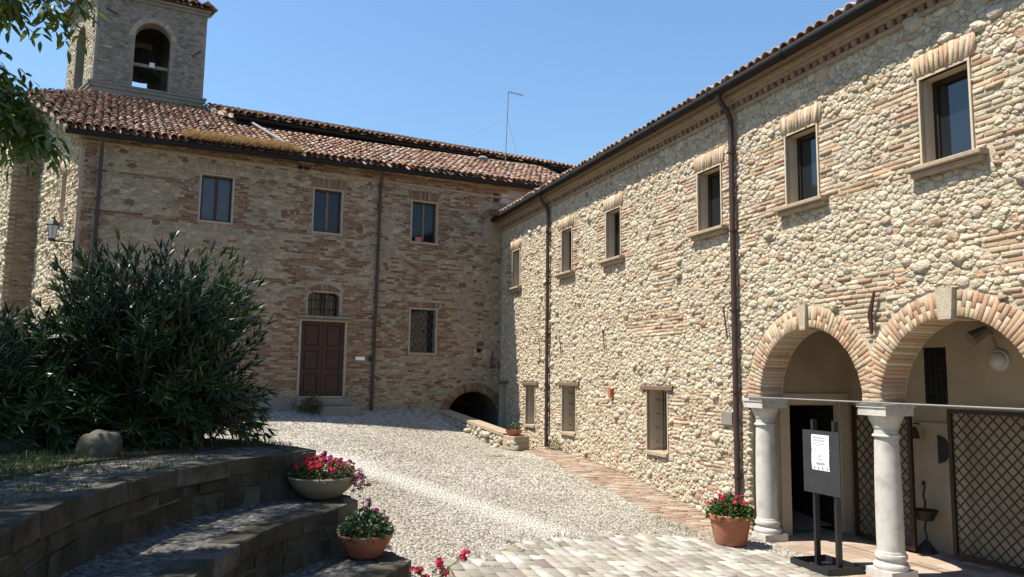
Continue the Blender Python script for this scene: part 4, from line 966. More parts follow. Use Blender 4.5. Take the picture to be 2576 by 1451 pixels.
# deep buttress beyond: shaded front, sunlit flank
bt = MB(); BL0, BPJ = 3.9, .76
p0 = L.p(BL0, 0, -.05); q = [p0, p0-dB*BPJ, p0-dB*BPJ+dL*5, p0+dL*5]
for k in (0, 1): bt.quad(q[k]+Zv*1.2, q[k+1]+Zv*1.2, q[k+1]+Zv*10.1, q[k]+Zv*10.1)
bt.quad(*[a+Zv*10.1 for a in q])
but = bt.build('buttress', M['cornice'], rng_b)
cu, cv = [], []
for rw in range(int(3.4/.068), int(10/.068)):
    for kq in range(4): cu.append(.06+kq*.2+(rw % 2)*.06); cv.append(rw*.068)
cu, cv = np.array(cu), np.array(cv); k = cu < BPJ-.06; cu, cv = cu[k], cv[k]
Vb, Fb = brick_verts(Fr(p0, -dB, nB), cu, cv, np.full(len(cu), .094), np.full(len(cu), .028), np.zeros(len(cu)), np.full(len(cu), .012), .006)
emit('brick', 'small_bricks', Vb, Fb, np.repeat(palette(len(cu), [((.22, .155, .105), 3), ((.25, .185, .125), 3), ((.18, .115, .08), 2)], .15, 49)[:, None], 12, 1), M['brick'], but, np.full(len(cu), .01), 150, smooth=False)
masonry(Fr(q[1], dL, -nL), (.01, 4.9, 3.5, 10), lambda u, v: u < 0, [], but, dict(radii=[(.1, 400), (.075, 3000), (.055, 5000)], h=.03, gap=.007, sv=1.4, K=7, inner=.8, smooth=False), 48, PAL_L, PAL_RB, 60, 10)
# verge edge of the roof
MB().add([roofpt(12.10, -.44, -.10), roofpt(13.38, 4.12, -.10), roofpt(13.38, 4.12, .02), roofpt(12.10, -.44, .02), roofpt(12.05, -.44, -.10), roofpt(13.33, 4.12, -.10), roofpt(13.33, 4.12, .02), roofpt(12.05, -.44, .02)], [(0, 1, 2, 3), (7, 6, 5, 4), (0, 4, 5, 1), (3, 2, 6, 7), (0, 3, 7, 4)]).build('verge', M['grey_stone'], rng_b)

# ------------------------------------------------------------------ bell tower
tower = empty('bell_tower', B.p(10.1, 10.5, -7.5), 'square grey stone bell tower with arched openings above the tiled roof', 'tower')
TA, TC, TD, TZ0, TZ1 = 8.43, 11.74, 3.4, 9.5, 14.86
pA, pB = B.p(TA, 0, -6.0), B.p(TC, 0, -6.0); pC, pD = pB+dL*TD, pA+dL*TD
TF_ = Fr(pA, -dB, nB); TLf = Fr(pB, dL, -nL); TBk = Fr(pC, dB, -nB); TRt = Fr(pD, -dL, nL)
WID = TC-TA
def aop(c, r, v0, vs): return [(c-r, v0), (c+r, v0)] + [(c+r*math.cos(t), vs+r*math.sin(t)) for t in np.linspace(0, math.pi, 17)]
OPS = [(TF_, WID, 1.63, .54), (TLf, TD, 1.72, .58), (TBk, WID, 1.95, .62), (TRt, TD, 1.7, .54)]
tw_walls = []
for i, (f, wd, c, r) in enumerate(OPS):
    op = aop(c, r, 11.76, 13.52)
    Vw, Fw = polywall(f, [(0, TZ0), (wd, TZ0), (wd, TZ1), (0, TZ1)], [op])
    w_ = link('wall', mesh_np('wall', Vw, Fw, M['mortarT']), tower); tw_walls.append(w_)
    rv = MB()
    for k in range(len(op)):
        a, b = op[k], op[(k+1) % len(op)]; rv.quad(f.p(*a, 0), f.p(*b, 0), f.p(*b, -.45), f.p(*a, -.45))
    rv.build('opening_reveal', M['mortarT'], w_)
    Vw, Fw = polywall(f, [(.3, TZ0), (wd-.3, TZ0), (wd-.3, TZ1), (.3, TZ1)], [op], -.45)
    link('inner_wall', mesh_np('inner_wall', Vw, Fw, M['mortarS']), tower)  # dark lining: the belfry's inner shade put into its colour
    if i < 2:
        def exT(u, v, c=c, r=r, wd=wd):
            return (u < .1) | (u > wd-.1) | (v > TZ1-.05) | (np.abs(u-c) < r+.1) & (v > 11.6) & (v < 13.52) | (np.hypot(u-c, v-13.52) < r+.2) & (v > 13.4) | (v > 11.5) & (v < 11.8)
        masonry(f, (.02, wd-.02, 10.4, TZ1), exT, [(.0, .3, 10.4, 14.8, .08, .25), (wd-.3, wd, 10.4, 14.8, .08, .25)], w_, dict(radii=[(.11, 300), (.085, 1400), (.06, 4000), (.045, 3000)], h=.014, gap=.006, sv=1.9, K=7, bh=.012, smooth=False, inner=.8), 51+i, PAL_T if i == 0 else PAL_L, [((.34, .25, .19), 2), ((.38, .32, .25), 2)], 220, 60)  # one stone, two palettes: front darkened for shade, side pale as if sunlit
        voussoirs(f, c, 13.52, r, r+.18, 0, math.pi, 26, w_, [((.36, .32, .26), 2), ((.32, .27, .21), 2)], 53+i, proud=.015, deep=.2, split=0.)
        cm = MB(); cm.box(f, -.09, wd+.09, 11.58, 11.70, -.02, .07); cm.box(f, -.12, wd+.12, 11.70, 11.76, -.02, .10); cm.build('cornice', M['grey_stone'], tower)
        bx('plinth', f, (-.03, wd+.03, TZ0, 11.58, -.02, .03), M['mortarT'], tower)
        cm = MB(); cm.box(f, -.05, wd+.05, 14.68, 14.78, -.02, .06); cm.box(f, -.1, wd+.1, 14.78, 14.86, -.02, .13); cm.build('eaves_cornice', M['grey_stone'], tower)
MB().tube([TF_.p(2.72, 14.1, .04), TF_.p(3.05, 14.22, .04)], .02, 6).build('wall_anchor', M['rust'], tower)
MB().tube([TF_.p(.15, 13.4, .04), TF_.p(.42, 13.15, .04)], .02, 6).build('wall_anchor', M['rust'], tower)
MB().tube([TLf.p(.25, 13.6, .04), TLf.p(.2, 14.2, .04)], .025, 6).build('wall_anchor', M['rust'], tower)
bx('belfry_floor', TF_, (.3, WID-.3, 11.5, 11.62, -TD+.6, -.2), M['mortarS'], tower)
bx('belfry_ceiling', TF_, (.1, WID-.1, 14.86, 14.9, -TD+.3, -.1), M['mortarS'], tower)  # dark as well, its colour standing for shade under the roof
apex = (pA+pB+pC+pD)/4; apex = apex*np.array([1, 1, 0])+Zv*15.75
eav = []
for p, d_ in ((pA, 1), (pB, 1), (pC, 1), (pD, 1)):
    q = p*np.array([1, 1, 0]) - apex*np.array([1, 1, 0]); eav.append(apex*np.array([1, 1, 0]) + q*1.12 + Zv*14.9)
troof = MB().add(eav+[apex], [(0, 1, 4), (1, 2, 4), (2, 3, 4), (3, 0, 4), (3, 2, 1, 0)]).build('roof', M['roof_under'], tower)
for i in range(4):
    a, b = eav[i], eav[(i+1) % 4]; U = (b-a); ln = np.linalg.norm(U); U = U/ln; mid = (a+b)/2; S = apex-mid; S = S-U*(S@U); sl = np.linalg.norm(S); S = S/sl
    ap = (apex-a)@U
    tiled_roof(troof, a - S*.05, U, S, [(0, 0), (ln, 0), (ap, sl)], 94+i, n_obj=60)
bell = empty('bell', TF_.p(1.85, 12.2, -1.5), 'dark bronze bell hanging in the tower opening', 'bell')
bc = TF_.p(1.9, .36, -1.55)
MB().lathe(bc, [(.62, 12.32), (.60, 12.36), (.50, 12.55), (.42, 12.8), (.38, 13.05), (.33, 13.2), (.18, 13.3), (.1, 13.32)], 24).build('bell_body', M['bronze'], bell, smooth=True)
MB().lathe(bc, [(.03, 12.9), (.03, 12.35), (.07, 12.25), (.06, 12.15), (.0, 12.1)], 10).build('clapper', M['iron'], bell)
bx('yoke', TF_, (1.6, 2.2, 13.66, 13.86, -1.7, -1.4), M['oldwood'], bell)
bb = empty('belfry_beam', TF_.p(1.6, 12.7, -.5), 'pale horizontal beam with white box across the tower opening', 'beam')
bx('beam', TF_, (.9, 2.4, 12.70, 12.80, -.62, -.52), M['beam'], bb); bx('junction_box', TF_, (1.52, 1.68, 12.7, 12.86, -.52, -.44), M['paper'], bb)

# ------------------------------------------------------------------ aerial on the roof
ab_ = B.p(-1.62, 9.85, -2.95); at_ = B.p(-1.72, 13.0, -2.95)
aer = empty('aerial', ab_, 'thin television aerial mast with guy wires on the tiled roof', 'aerial')
MB().tube([ab_, at_], .018, 6).build('mast', M['steel'], aer)
hd = MB(); hd.tube([at_+Zv*-.03, at_+dB*.62+Zv*-.05], .013, 6); hd.build('boom', M['steel'], aer)
for k in range(6): p = at_+dB*(.08+k*.1)+Zv*-.035; MB().tube([p-nB*.13, p+nB*.13], .007, 5).build('element', M['steel'], aer)
gm = ab_*.32+at_*.68
for e in (B.p(.3, 10.75, -4.6), B.p(-3.6, 11.0, -5.4)): MB().tube([gm, e], .004, 4).build('guy_wire', M['steel'], aer)

# ------------------------------------------------------------------ low wall beside the sunken passage
lwv = np.array([*(LW1-LW0), 0.]); LWL = np.linalg.norm(lwv); lwU = lwv/LWL; lwN = np.array([-lwU[1], lwU[0], 0.]); lwN = lwN if lwN@(CAM-np.array([*LW0, 0])) > 0 else -lwN
LW = Fr(np.array([*LW0, 0.]), lwU, lwN)
low = empty('low_wall', LW.p(LWL/2, .9), 'low rubble parapet wall with stone coping beside the dark passage arch', 'wall')
def lwtop(u): return 1.52-.50*u/LWL
cw = MB(); cw.add([LW.p(0, .1, 0), LW.p(LWL, .1, 0), LW.p(LWL, lwtop(LWL)-.08, 0), LW.p(0, lwtop(0)-.08, 0), LW.p(0, .1, -.34), LW.p(LWL, .1, -.34), LW.p(LWL, lwtop(LWL)-.08, -.34), LW.p(0, lwtop(0)-.08, -.34)], [(0, 1, 2, 3), (7, 6, 5, 4), (3, 2, 6, 7), (0, 3, 7, 4), (1, 5, 6, 2)])
lwc = cw.build('wall', M['mortarS'], low)
masonry(LW, (0.02, LWL, .4, 1.6), lambda u, v: v > lwtop(u)-.1, [], lwc, dict(radii=[(.11, 200), (.08, 800), (.055, 900)], h=.04, gap=.008, sv=1.35, K=9, smooth=False), 57, [((.42, .36, .27), 3), ((.48, .43, .33), 3), ((.33, .28, .21), 2)], PAL_RB)
u = 0.
while u < LWL-.55:
    ln = min(rnd.uniform(.4, .65), LWL-.5-u); a, b = u+.006, u+ln-.006
    vs = [LW.p(x, lwtop(x)+dz, w) for dz in (-.078, .0) for x, w in ((a, .03), (b, .03), (b, -.37), (a, -.37))]
    MB().add(vs, [(3, 2, 1, 0), (4, 5, 6, 7), (0, 1, 5, 4), (1, 2, 6, 5), (2, 3, 7, 6), (3, 0, 4, 7)]).build('coping_stone', M['sill_stone'], low); u += ln
for k, (v0, v1) in enumerate(((.45, .68), (.69, .87), (.88, 1.03))): bx('pier_block', LW, (LWL-.5-.02*k, LWL+.02, v0, v1, -.42, .06-.015*k), M['sill_stone'], low, ch=.015)

# ------------------------------------------------------------------ curved stone steps (lower left)
def prism(poly, z0, z1):
    m_ = MB(); n = len(poly); a = sum(poly[i][0]*poly[(i+1) % n][1]-poly[(i+1) % n][0]*poly[i][1] for i in range(n)); poly = poly if a > 0 else poly[::-1]
    tr = tessellate_polygon([[Vector((x, y, 0)) for x, y in poly]]); V = [(x, y, z1) for x, y in poly]+[(x, y, z0) for x, y in poly]
    F = []
    for t in tr:
        p = [np.array(poly[i]) for i in t]; ar = (p[1]-p[0])[0]*(p[2]-p[0])[1]-(p[1]-p[0])[1]*(p[2]-p[0])[0]; F.append(tuple(t) if ar > 0 else (t[0], t[2], t[1]))
    F += [(n+i, n+(i+1) % n, (i+1) % n, i) for i in range(n)]
    return m_.add(V, F)
def resample(pl, st):
    pl = np.array(pl, float); d = np.r_[0, np.cumsum(np.linalg.norm(np.diff(pl, axis=0), axis=1))]
    return lambda s: np.array([np.interp(s, d, pl[:, 0]), np.interp(s, d, pl[:, 1])]), d[-1]
PAL_STEP = [((.07, .063, .05), 4), ((.078, .07, .055), 3), ((.062, .056, .044), 3), ((.12, .108, .088), .4), ((.07, .058, .04), 2)]
def step(poly, edge, z, riser, lab, seed, tread_poly, kind='step'):
    t = empty('stone_step', (edge[4][0], edge[4][1], z-riser), lab, 'step', 'curved stone steps')
    core = prism(poly, z-riser-.25, z-.012).build('tread', M['mortarS'], t)
    fpos, ln = resample(edge, .1); g = random.Random(seed); hs = [(-riser-.2, -riser*.62), (-riser*.62, -.165), (-.165, 0)]
    cxy = np.mean(np.array(poly), 0)
    for ci, (v0, v1) in enumerate(hs):
        s = g.uniform(0, .15)
        while s < ln-.03:
            e = min(s+g.uniform(.25, .55)*(1.5 if ci == 2 else 1), ln); a, b = fpos(s+.005), fpos(e-.005)
            U = np.array([*(b-a), 0]); lu = np.linalg.norm(U)
            if lu < .03: s = e; continue
            U /= lu; N = np.array([U[1], -U[0], 0])
            f = Fr((a[0], a[1], z), U, N); pr = g.uniform(0, .022)+(.02 if ci == 2 else 0)
            m_ = MB().box(f, 0, lu, v0+.006, v1-(.0 if ci == 2 else .006)+(g.uniform(-.006, .004) if ci == 2 else 0), -.24, pr, ch=.009)
            m_.v = [tuple(np.array(q)+np.array([g.gauss(0, .006), g.gauss(0, .006), g.gauss(0, .005)])) for q in m_.v]; m_.c = [tuple(palette(1, PAL_STEP, .1, g.randrange(10**6))[0])]*len(m_.v); m_.build('block', M['step'], t); s = e
    # pebbled tread
    px = np.array([p[0] for p in tread_poly]); py = np.array([p[1] for p in tread_poly]); sp = .075
    cx, cy = np.meshgrid(np.arange(px.min(), px.max(), sp), np.arange(max(py.min(), 3.4), py.max(), sp*.85)); gg = np.random.default_rng(seed)
    cx = (cx+gg.uniform(-.35, .35, cx.shape)*sp).ravel(); cy = (cy+gg.uniform(-.35, .35, cy.shape)*sp).ravel(); k = in_poly(cx, cy, tread_poly) & in_poly(cx+.1, cy, poly) & in_poly(cx+.07, cy+.07, poly) & in_poly(cx, cy+.1, poly)
    P = np.stack([cx, cy], 1)[k]; Rr = np.full(len(P), .04)*gg.uniform(.7, 1.2, len(P)); rad, ang = cells(P, Rr, np.zeros((0, 2)), np.zeros(0), 7, 1.15, seed=seed)
    C_ = palette(len(P), [((.095, .092, .085), 4), ((.13, .125, .115), 3), ((.065, .062, .055), 3), ((.20, .185, .155), 1)], .18, seed)
    V, F, C = stone_mesh(XY, P, rad, ang, gg.uniform(.002, .007, len(P)), 1.15, .004, C_, seed=seed, w0=z-.012, inner=.86)
    emit('pebble', 'small_pebbles', V, F, C, M['cobble'], core, rad.mean(1)**2, 150)
    return t
def inset(edge, d, extra): return [(x-d, y) for x, y in edge]
step(BED, TIER1+BED_BACK[:3], 1.65, .47, 'uppermost curved stone step with mossy riser below the boulder', 71, TIER1[1:]+[(-2.5, 9.3), (-3.37, 10.0), (-3.7, 9.6), (-3.6, 8.6), (-4.0, 7.4), (-4.0, 5), (-3.7, 3.3)])
step(T2P, TIER2+[(-1.95, 8.95), (-2.3, 9.2)], 1.18, .46, 'middle curved stone step carrying the grey flower bowl', 72, TIER2[1:]+[(-1.95, 8.93), (-2.3, 9.1), (-3, 7.6), (-3.0, 5), (-2.7, 3.3)])
step(T3P, TIER3+[(-1.3, 8.25), (-1.7, 8.6)], .72, .42, 'lowest curved stone step carrying the terracotta flower bowl', 73, TIER3[1:]+[(-1.3, 8.22), (-1.6, 8.5), (-2.1, 7.5), (-2.1, 5), (-1.9, 3.6)])
bed = prism([(-3.85, 2.3), (-4.0, 5), (-3.95, 7.4), (-3.62, 8.5), (-3.5, 9.8), (-4.2, 10.2), (-6, 10.8), (-9.5, 11.1), (-12.4, 9.8), (-12.4, 2.3)], 1.3, 1.668).build('planting_bed', M['earth']); tag(bed, kind='structure')
pts = [(rnd.uniform(-6.5, -3.7), rnd.uniform(5.2, 9.6), 1.66) for _ in range(2600)]; pts = [p for p in pts if p[0] < -3.9+rnd.uniform(-.15, .25) and p[1] < 8.6+rnd.uniform(0, 1.2)]
gr = tuft('grass', pts, .07, M['leaf'], None, [((.035, .075, .018), 3), ((.05, .085, .025), 2), ((.09, .10, .035), 1)], 4, 62, spread=.035); tag(gr, 'short green grass growing around the boulders', 'grass')
pts = [(-3.4+rnd.uniform(-.25, .9)*1, 9.75+rnd.uniform(-.45, .1), 1.655) for _ in range(160)]+[(x-rnd.uniform(0, .1), y, 1.655) for x, y in [(-3.0-rnd.uniform(.0, .8), rnd.uniform(4.5, 8)) for _ in range(90)]]
pts = [p for p in pts if in_poly(np.array([p[0]]), np.array([p[1]]), BED)[0]]
gr = tuft('weeds', pts, .06, M['leaf'], None, [((.06, .085, .025), 3), ((.16, .15, .06), 2)], 5, 63, spread=.03); tag(gr, 'sparse weeds sprouting along the uppermost stone step', 'weeds')
# weeds in the court
wp = []
for s, o in ((18.3, .12), (18.2, .3), (17.7, .1), (18.45, .2)): wp += [R.p(s+rnd.gauss(0, .1), 0, o+rnd.gauss(0, .05)) for _ in range(20)]
for x, y in ((-.3, 9.6), (0.15, 10.3), (.5, 10.7), (.8, 11.2), (2.45, 13.3), (2.7, 12.9), (2.9, 12.7), (.95, 15.6), (-1, 19.2), (-.2, 17.5), (1.1, 11.5), (-.35, 9.2)): wp += [np.array([x+rnd.gauss(0, .16), y+rnd.gauss(0, .1), 0]) for _ in range(14)]
wp = [(p[0], p[1], float(gz(p[0], p[1]))) for p in wp]
gr = tuft('court_weeds', wp, .05, M['leaf'], None, [((.07, .10, .03), 3), ((.14, .14, .06), 2), ((.20, .18, .10), 1)], 4, 64, spread=.025); tag(gr, 'small weeds growing between the courtyard cobbles', 'weeds')

# ------------------------------------------------------------------ boulders
def icosphere(sub=3):
    import bmesh
    bm = bmesh.new(); bmesh.ops.create_icosphere(bm, subdivisions=sub, radius=1.0); v = np.array([p.co for p in bm.verts]); f = np.array([[q.index for q in p.verts] for p in bm.faces]); bm.free(); return v, f
IV, IF = icosphere(4)
def boulder(c, r, seed, lab, flat=.25, boxy=.55):
    g = np.random.default_rng(seed); v = IV.copy(); v = np.sign(v)*np.abs(v)**boxy; v /= np.abs(v).max()
    for k in range(14):
        d = g.normal(0, 1, 3); d /= np.linalg.norm(d); v = v + d[None]*(.06*np.sin((v@g.normal(0, 2.2, 3))+g.uniform(0, 6)))[:, None]
    v = v*np.array(r); v[:, 2] = np.maximum(v[:, 2], -r[2]*flat)
    o = link('boulder', mesh_np('boulder', v, IF, M['boulder'], smooth=True), None, (c[0], c[1], c[2]+r[2]*flat-.03)); tag(o, lab, 'boulder', 'boulders in the planting bed')
boulder((-4.08, 7.85, 1.66), (.175, .165, .235), 1, 'rounded grey boulder standing upright before the oleander bush')
boulder((-5.45, 8.3, 1.66), (.42, .25, .17), 2, 'long flat dark boulder lying left of the upright boulder', boxy=.8)
boulder((-4.62, 6.75, 1.66), (.2, .18, .18), 3, 'small mossy boulder at the left edge of the picture', boxy=.9)

# ------------------------------------------------------------------ plants
LFF = np.array([(0, 2, 1), (1, 2, 4), (1, 4, 3), (3, 4, 5)])
def leaf_verts(b, d, up, ln, wd, droop):
    d = d/np.linalg.norm(d, axis=1)[:, None]; s = np.cross(d, up); s /= np.linalg.norm(s, axis=1)[:, None]+1e-9; n = np.cross(s, d)
    ln, wd, droop = (np.asarray(a)[:, None] for a in (ln, wd, droop)); D = lambda t: b+d*ln*t-n*(droop*ln*t*t)
    fold = n*wd*.18
    return np.stack([b, D(.33)-s*wd*.9+fold, D(.33)+s*wd*.9+fold, D(.68)-s*wd*.75+fold, D(.68)+s*wd*.75+fold, D(1.)], 1)
def unit(g, n): v = g.normal(0, 1, (n, 3)); return v/np.linalg.norm(v, axis=1)[:, None]
def emit_leaves(V, C, m, parent, n_obj, name='leaf', stuff='small_leaves', area=None):
    emit(name, stuff, V, LFF, np.repeat(C[:, None], 6, 1), m, parent, area if area is not None else np.full(len(V), .01), n_obj, smooth=False)

# oleander: many canes carrying whorls of narrow leaves
def oleander(lab, base, cen, rad, n_cane, seed, n_obj):
    g = np.random.default_rng(seed); o = empty('oleander_bush', base, lab, 'bush'); cen, rad, base = map(np.array, (cen, rad, base))
    bs, ds, us, ls = [], [], [], []; canes = MB()
    for i in range(n_cane):
        e = unit(g, 1)[0]; e = np.sign(e)*np.abs(e)**.72; e[2] = abs(e[2])-.9*g.uniform()*(g.uniform() < .6); tip = cen+rad*e*g.uniform(.70, 1.02)
        tip[2] = max(tip[2], base[2]+.2)
        if i < n_cane*.22:                            # low drooping shoots all round
            a_ = g.uniform(0, 6.28); k_ = g.uniform(.8, 1.12); tip = np.array([cen[0]+rad[0]*k_*math.cos(a_), cen[1]+rad[1]*k_*math.sin(a_), base[2]+g.uniform(.12, .75)])
        st = base+np.array([np.clip(g.normal(0, .28), -.5, .5)*rad[0], np.clip(g.normal(0, .25), -.4, .4), 0]); midp = (st*.5+tip*.5)+np.array([0, 0, (.55 if i < n_cane*.22 else .25)*rad[2]])*g.uniform(.3, 1); 
        Q = lambda t: (1-t)**2*st+2*t*(1-t)*midp+t*t*tip
        canes.tube([Q(t) for t in np.linspace(0, 1, 5)], [.012, .011, .009, .007, .004], 4)
        nw = int(11+g.integers(0, 6))
        for t in np.linspace(.22, 1., nw):
            p = Q(t); ax = Q(min(t+.02, 1.02))-Q(t-.02); ax /= np.linalg.norm(ax); ph = g.uniform(0, 6.28); k = 3 if t < .97 else 5
            a1 = np.cross(ax, [.3, .2, .9]); a1 /= np.linalg.norm(a1); a2 = np.cross(ax, a1)
            for q in range(k):
                th = ph+q*2*math.pi/k+g.normal(0, .2); op = g.uniform(.5, 1.15) if t < .97 else g.uniform(.15, .6)
                bs.append(p); ds.append(ax*math.cos(op)+(a1*math.cos(th)+a2*math.sin(th))*math.sin(op)); us.append(ax); ls.append(g.uniform(.12, .21))
    n = len(bs); V = leaf_verts(np.array(bs), np.array(ds), np.array(us), np.array(ls), g.uniform(.0105, .017, n), g.uniform(.05, .35, n))
    C = palette(n, [((.022, .05, .014), 4), ((.03, .064, .018), 3), ((.015, .036, .012), 3), ((.07, .10, .03), 1), ((.14, .12, .04), .12)], .25, seed)
    canes.build('stems', M['bark'], o); cr = bpy.data.objects.new('x', None); bpy.data.objects.remove(cr)
    hold = MB().tube([base, base+Zv*.4], .03, 6).build('crown', M['bark'], o)
    emit_leaves(V, C, M['oleander_leaf'], hold, n_obj)
    return o
oleander('large dark oleander bush standing behind the boulders', (-4.25, 9.25, 1.62), (-4.22, 9.2, 2.85), (1.22, .95, 1.18), 760, 81, 200)
oleander('lower oleander bush spreading past the left edge of the picture', (-5.7, 8.7, 1.62), (-5.65, 8.75, 2.25), (1.3, .95, 1.0), 520, 82, 100)

# overhanging tree: trunk out of the picture, two drooping branches in it
tree = empty('ailanthus_tree', (-8.8, 5.0, 1.62), 'leafy tree whose drooping branches hang into the upper left corner', 'tree')
MB().tube([(-8.8, 5.0, 1.4), (-8.7, 5.05, 3.2), (-8.3, 5.2, 5.2), (-7.8, 5.6, 7.2), (-7.5, 6, 8.8)], [.24, .2, .17, .11, .05], 10).build('trunk', M['bark'], tree, smooth=True)
BR = [[(-8.3, 5.2, 5.0), (-6.6, 5.0, 6.0), (-5.3, 5.0, 5.75), (-4.6, 5.3, 5.3), (-4.1, 5.5, 4.9), (-3.8, 5.55, 4.55), (-3.62, 5.6, 4.28)],
      [(-8.2, 5.3, 5.6), (-6.4, 5.0, 6.8), (-4.9, 5.1, 6.3), (-4.4, 5.4, 5.72), (-3.95, 5.6, 5.46), (-3.5, 5.7, 5.4)],
      [(-8.0, 5.5, 6.4), (-6.8, 7.2, 7.6), (-6.3, 8.4, 8.2)], [(-8.0, 5.5, 6.6), (-7.2, 3.6, 7.6), (-6.4, 2.6, 8.0)], [(-7.8, 5.6, 7.0), (-8.8, 7.4, 8.2)], [(-7.7, 5.8, 7.6), (-6.6, 5.6, 8.6)], [(-8.3, 5.2, 5.2), (-7.0, 3.0, 6.6), (-5.2, .8, 7.4), (-3.6, -.6, 7.8)]]
for b in BR: MB().tube(b, [.06*(1-k/(len(b)-1))**1.6+.005 for k in range(len(b))], 7).build('branch', M['bark'], tree, smooth=True)
def pinnate(cs, ax, g, npair, llen, lw, gapr):
    """compound leaves: rachis base cs, axis ax -> leaflet base, dir, up"""
    B_, D_, U_ = [], [], []
    for c, a in zip(cs, ax):
        a = a/np.linalg.norm(a); s = np.cross(a, [0, 0, 1.])+g.normal(0, .15, 3); s /= np.linalg.norm(s); n = np.cross(s, a)
        for k in range(npair):
            p = c + a*gapr*(k+1) - Zv*(gapr*(k+1))**2*.8
            for sg in (-1, 1): B_.append(p); D_.append(s*sg*.85+a*.5-Zv*.35+g.normal(0, .12, 3)); U_.append(n+g.normal(0, .2, 3))
        B_.append(c+a*gapr*(npair+1)-Zv*(gapr*(npair+1))**2*.8); D_.append(a-Zv*.5); U_.append(n)
    return np.array(B_), np.array(D_), np.array(U_)
g = np.random.default_rng(83); cs, ax = [], []
for bi, (b, nn, t0) in enumerate(((BR[0], 380, .5), (BR[1], 190, .5))):
    f = np.array(b); d = np.r_[0, np.cumsum(np.linalg.norm(np.diff(f, axis=0), axis=1))]; d /= d[-1]
    for _ in range(nn):
        t = g.uniform(t0, 1); p = np.array([np.interp(t, d, f[:, k]) for k in range(3)])
        cs.append(p+g.normal(0, .07, 3)); v = unit(g, 1)[0]*.8; v[2] = -abs(v[2])*.6-.05; ax.append(v)
b_, d_, u_ = pinnate(cs, ax, g, 5, .09, .02, .052)
n = len(b_); V = leaf_verts(b_, d_, u_, g.uniform(.085, .13, n), g.uniform(.015, .023, n), g.uniform(.1, .4, n))
Cn = palette(n, [((.10, .15, .025), 4), ((.14, .18, .03), 3), ((.06, .10, .02), 3)], .2, 84)
crown = MB().tube([BR[0][3], BR[0][4]], .02, 6).build('crown', M['bark'], tree)
emit_leaves(V, Cn, M['leaf'], crown, 250)
# main crown above and left of the picture
cs, ax = [], []
while len(cs) < 3300:
    e = unit(g, 1)[0]*g.uniform(.25, 1)**.4; p = np.array([-7.4, 6.0, 7.6])+e*np.array([3.9, 5.2, 2.8])
    if not (p[2] > 2.5+.57*p[1]+.45 or p[0] < -.78*p[1]-.5): continue
    if p[0]+(p[2]-1)*.532 > -1.3-.35*(p[1]-6.5)+g.normal(0, .22) or p[2] < 4.6: continue
    if abs(p[0]+(p[2]-4.3)*.526+3.85) < .75 and abs(p[1]-5.45+.077*(p[2]-4.3)) < .7: continue  # gap cut in the crown so sunlight reaches the drooping branch
    if math.sin(p[0]*1.9+1)*math.sin(p[1]*1.6)*math.sin(p[2]*2.1) > .33: continue
    cs.append(p); v = unit(g, 1)[0]; v[2] -= .5; ax.append(v)
while len(cs) < 5600:                         # unseen extra crown behind the viewpoint, added to block sky light over the steps
    e = unit(g, 1)[0]*g.uniform(.2, 1)**.4; p = np.array([-4.8, .2, 7.4])+e*np.array([4.6, 3.6, 2.2])
    if p[2] < 4.9 or p[2] < 2.5+.62*p[1]+.5 or p[0]+(p[2]-1)*.532 > 2.2: continue
    cs.append(p); v = unit(g, 1)[0]; v[2] -= .5; ax.append(v)
b_, d_, u_ = pinnate(cs, ax, g, 4, .15, .03, .08); n = len(b_)
V = leaf_verts(b_, d_, u_, g.uniform(.12, .18, n), g.uniform(.028, .042, n), g.uniform(.1, .4, n)); Cn = palette(n, [((.05, .085, .018), 4), ((.07, .115, .022), 3)], .2, 85)
FFl = (LFF[None]+(np.arange(n)*6)[:, None, None]).reshape(-1, 3)
ob = link('upper_foliage', mesh_np('upper_foliage', V.reshape(-1, 3), FFl, M['leaf'], np.repeat(Cn, 6, 0)), tree); ob['kind'] = 'stuff'

# ------------------------------------------------------------------ pots and flowers
def pot(c, prof, m, lab, cat='flower pot', soil_z=None, soil_r=None, lip=None):
    c = np.array(c, float); o = empty('flower_pot', c, lab, cat)
    MB().lathe(c, prof, 36, closed=False).build('bowl', m, o, smooth=True)
    s = MB(); s.add([c+[soil_r*math.cos(t), soil_r*math.sin(t), soil_z] for t in np.linspace(0, 2*math.pi, 25)[:-1]], [tuple(range(24))]); s.build('soil', M['soil'], o)
    if lip: MB().lathe(c, lip, 36, closed=False).build('rim', m, o, smooth=True)
    return c
def blossom_mesh(seed, colr, r=.032, n=16):
    g = np.random.default_rng(seed); V, F, C = [], [], []
    for i in range(n):
        d = unit(g, 1)[0]; d[2] = abs(d[2])*.8+.05; d /= np.linalg.norm(d); a = np.cross(d, unit(g, 1)[0]); a /= np.linalg.norm(a); b = np.cross(d, a); p = d*r*.75; s = r*.5
        k = len(V); V += [p, p+a*s+d*s*.3, p+b*s*.9+d*s*.5, p-a*s+d*s*.3, p-b*s*.9+d*s*.4]; F += [(k, k+1, k+2), (k, k+2, k+3), (k, k+3, k+4), (k, k+4, k+1)]
        cc = np.array(colr)*g.uniform(.75, 1.25); C += [cc]*5
    return mesh_np('blossom', np.array(V), np.array(F), M['petal'], np.clip(np.array(C), 0, .9))
RED = [blossom_mesh(i, (.52, .03, .035)) for i in range(3)]; CRIM = [blossom_mesh(10+i, (.45, .02, .10)) for i in range(3)]; MAG = [blossom_mesh(20+i, (.40, .04, .14), .026) for i in range(3)]; VIO = [blossom_mesh(30+i, (.30, .13, .33), .02) for i in range(3)]
DRYB = [blossom_mesh(40+i, (.16, .03, .05), .02, 9) for i in range(2)]; PINK = [blossom_mesh(50+i, (.62, .06, .12), .034) for i in range(3)]
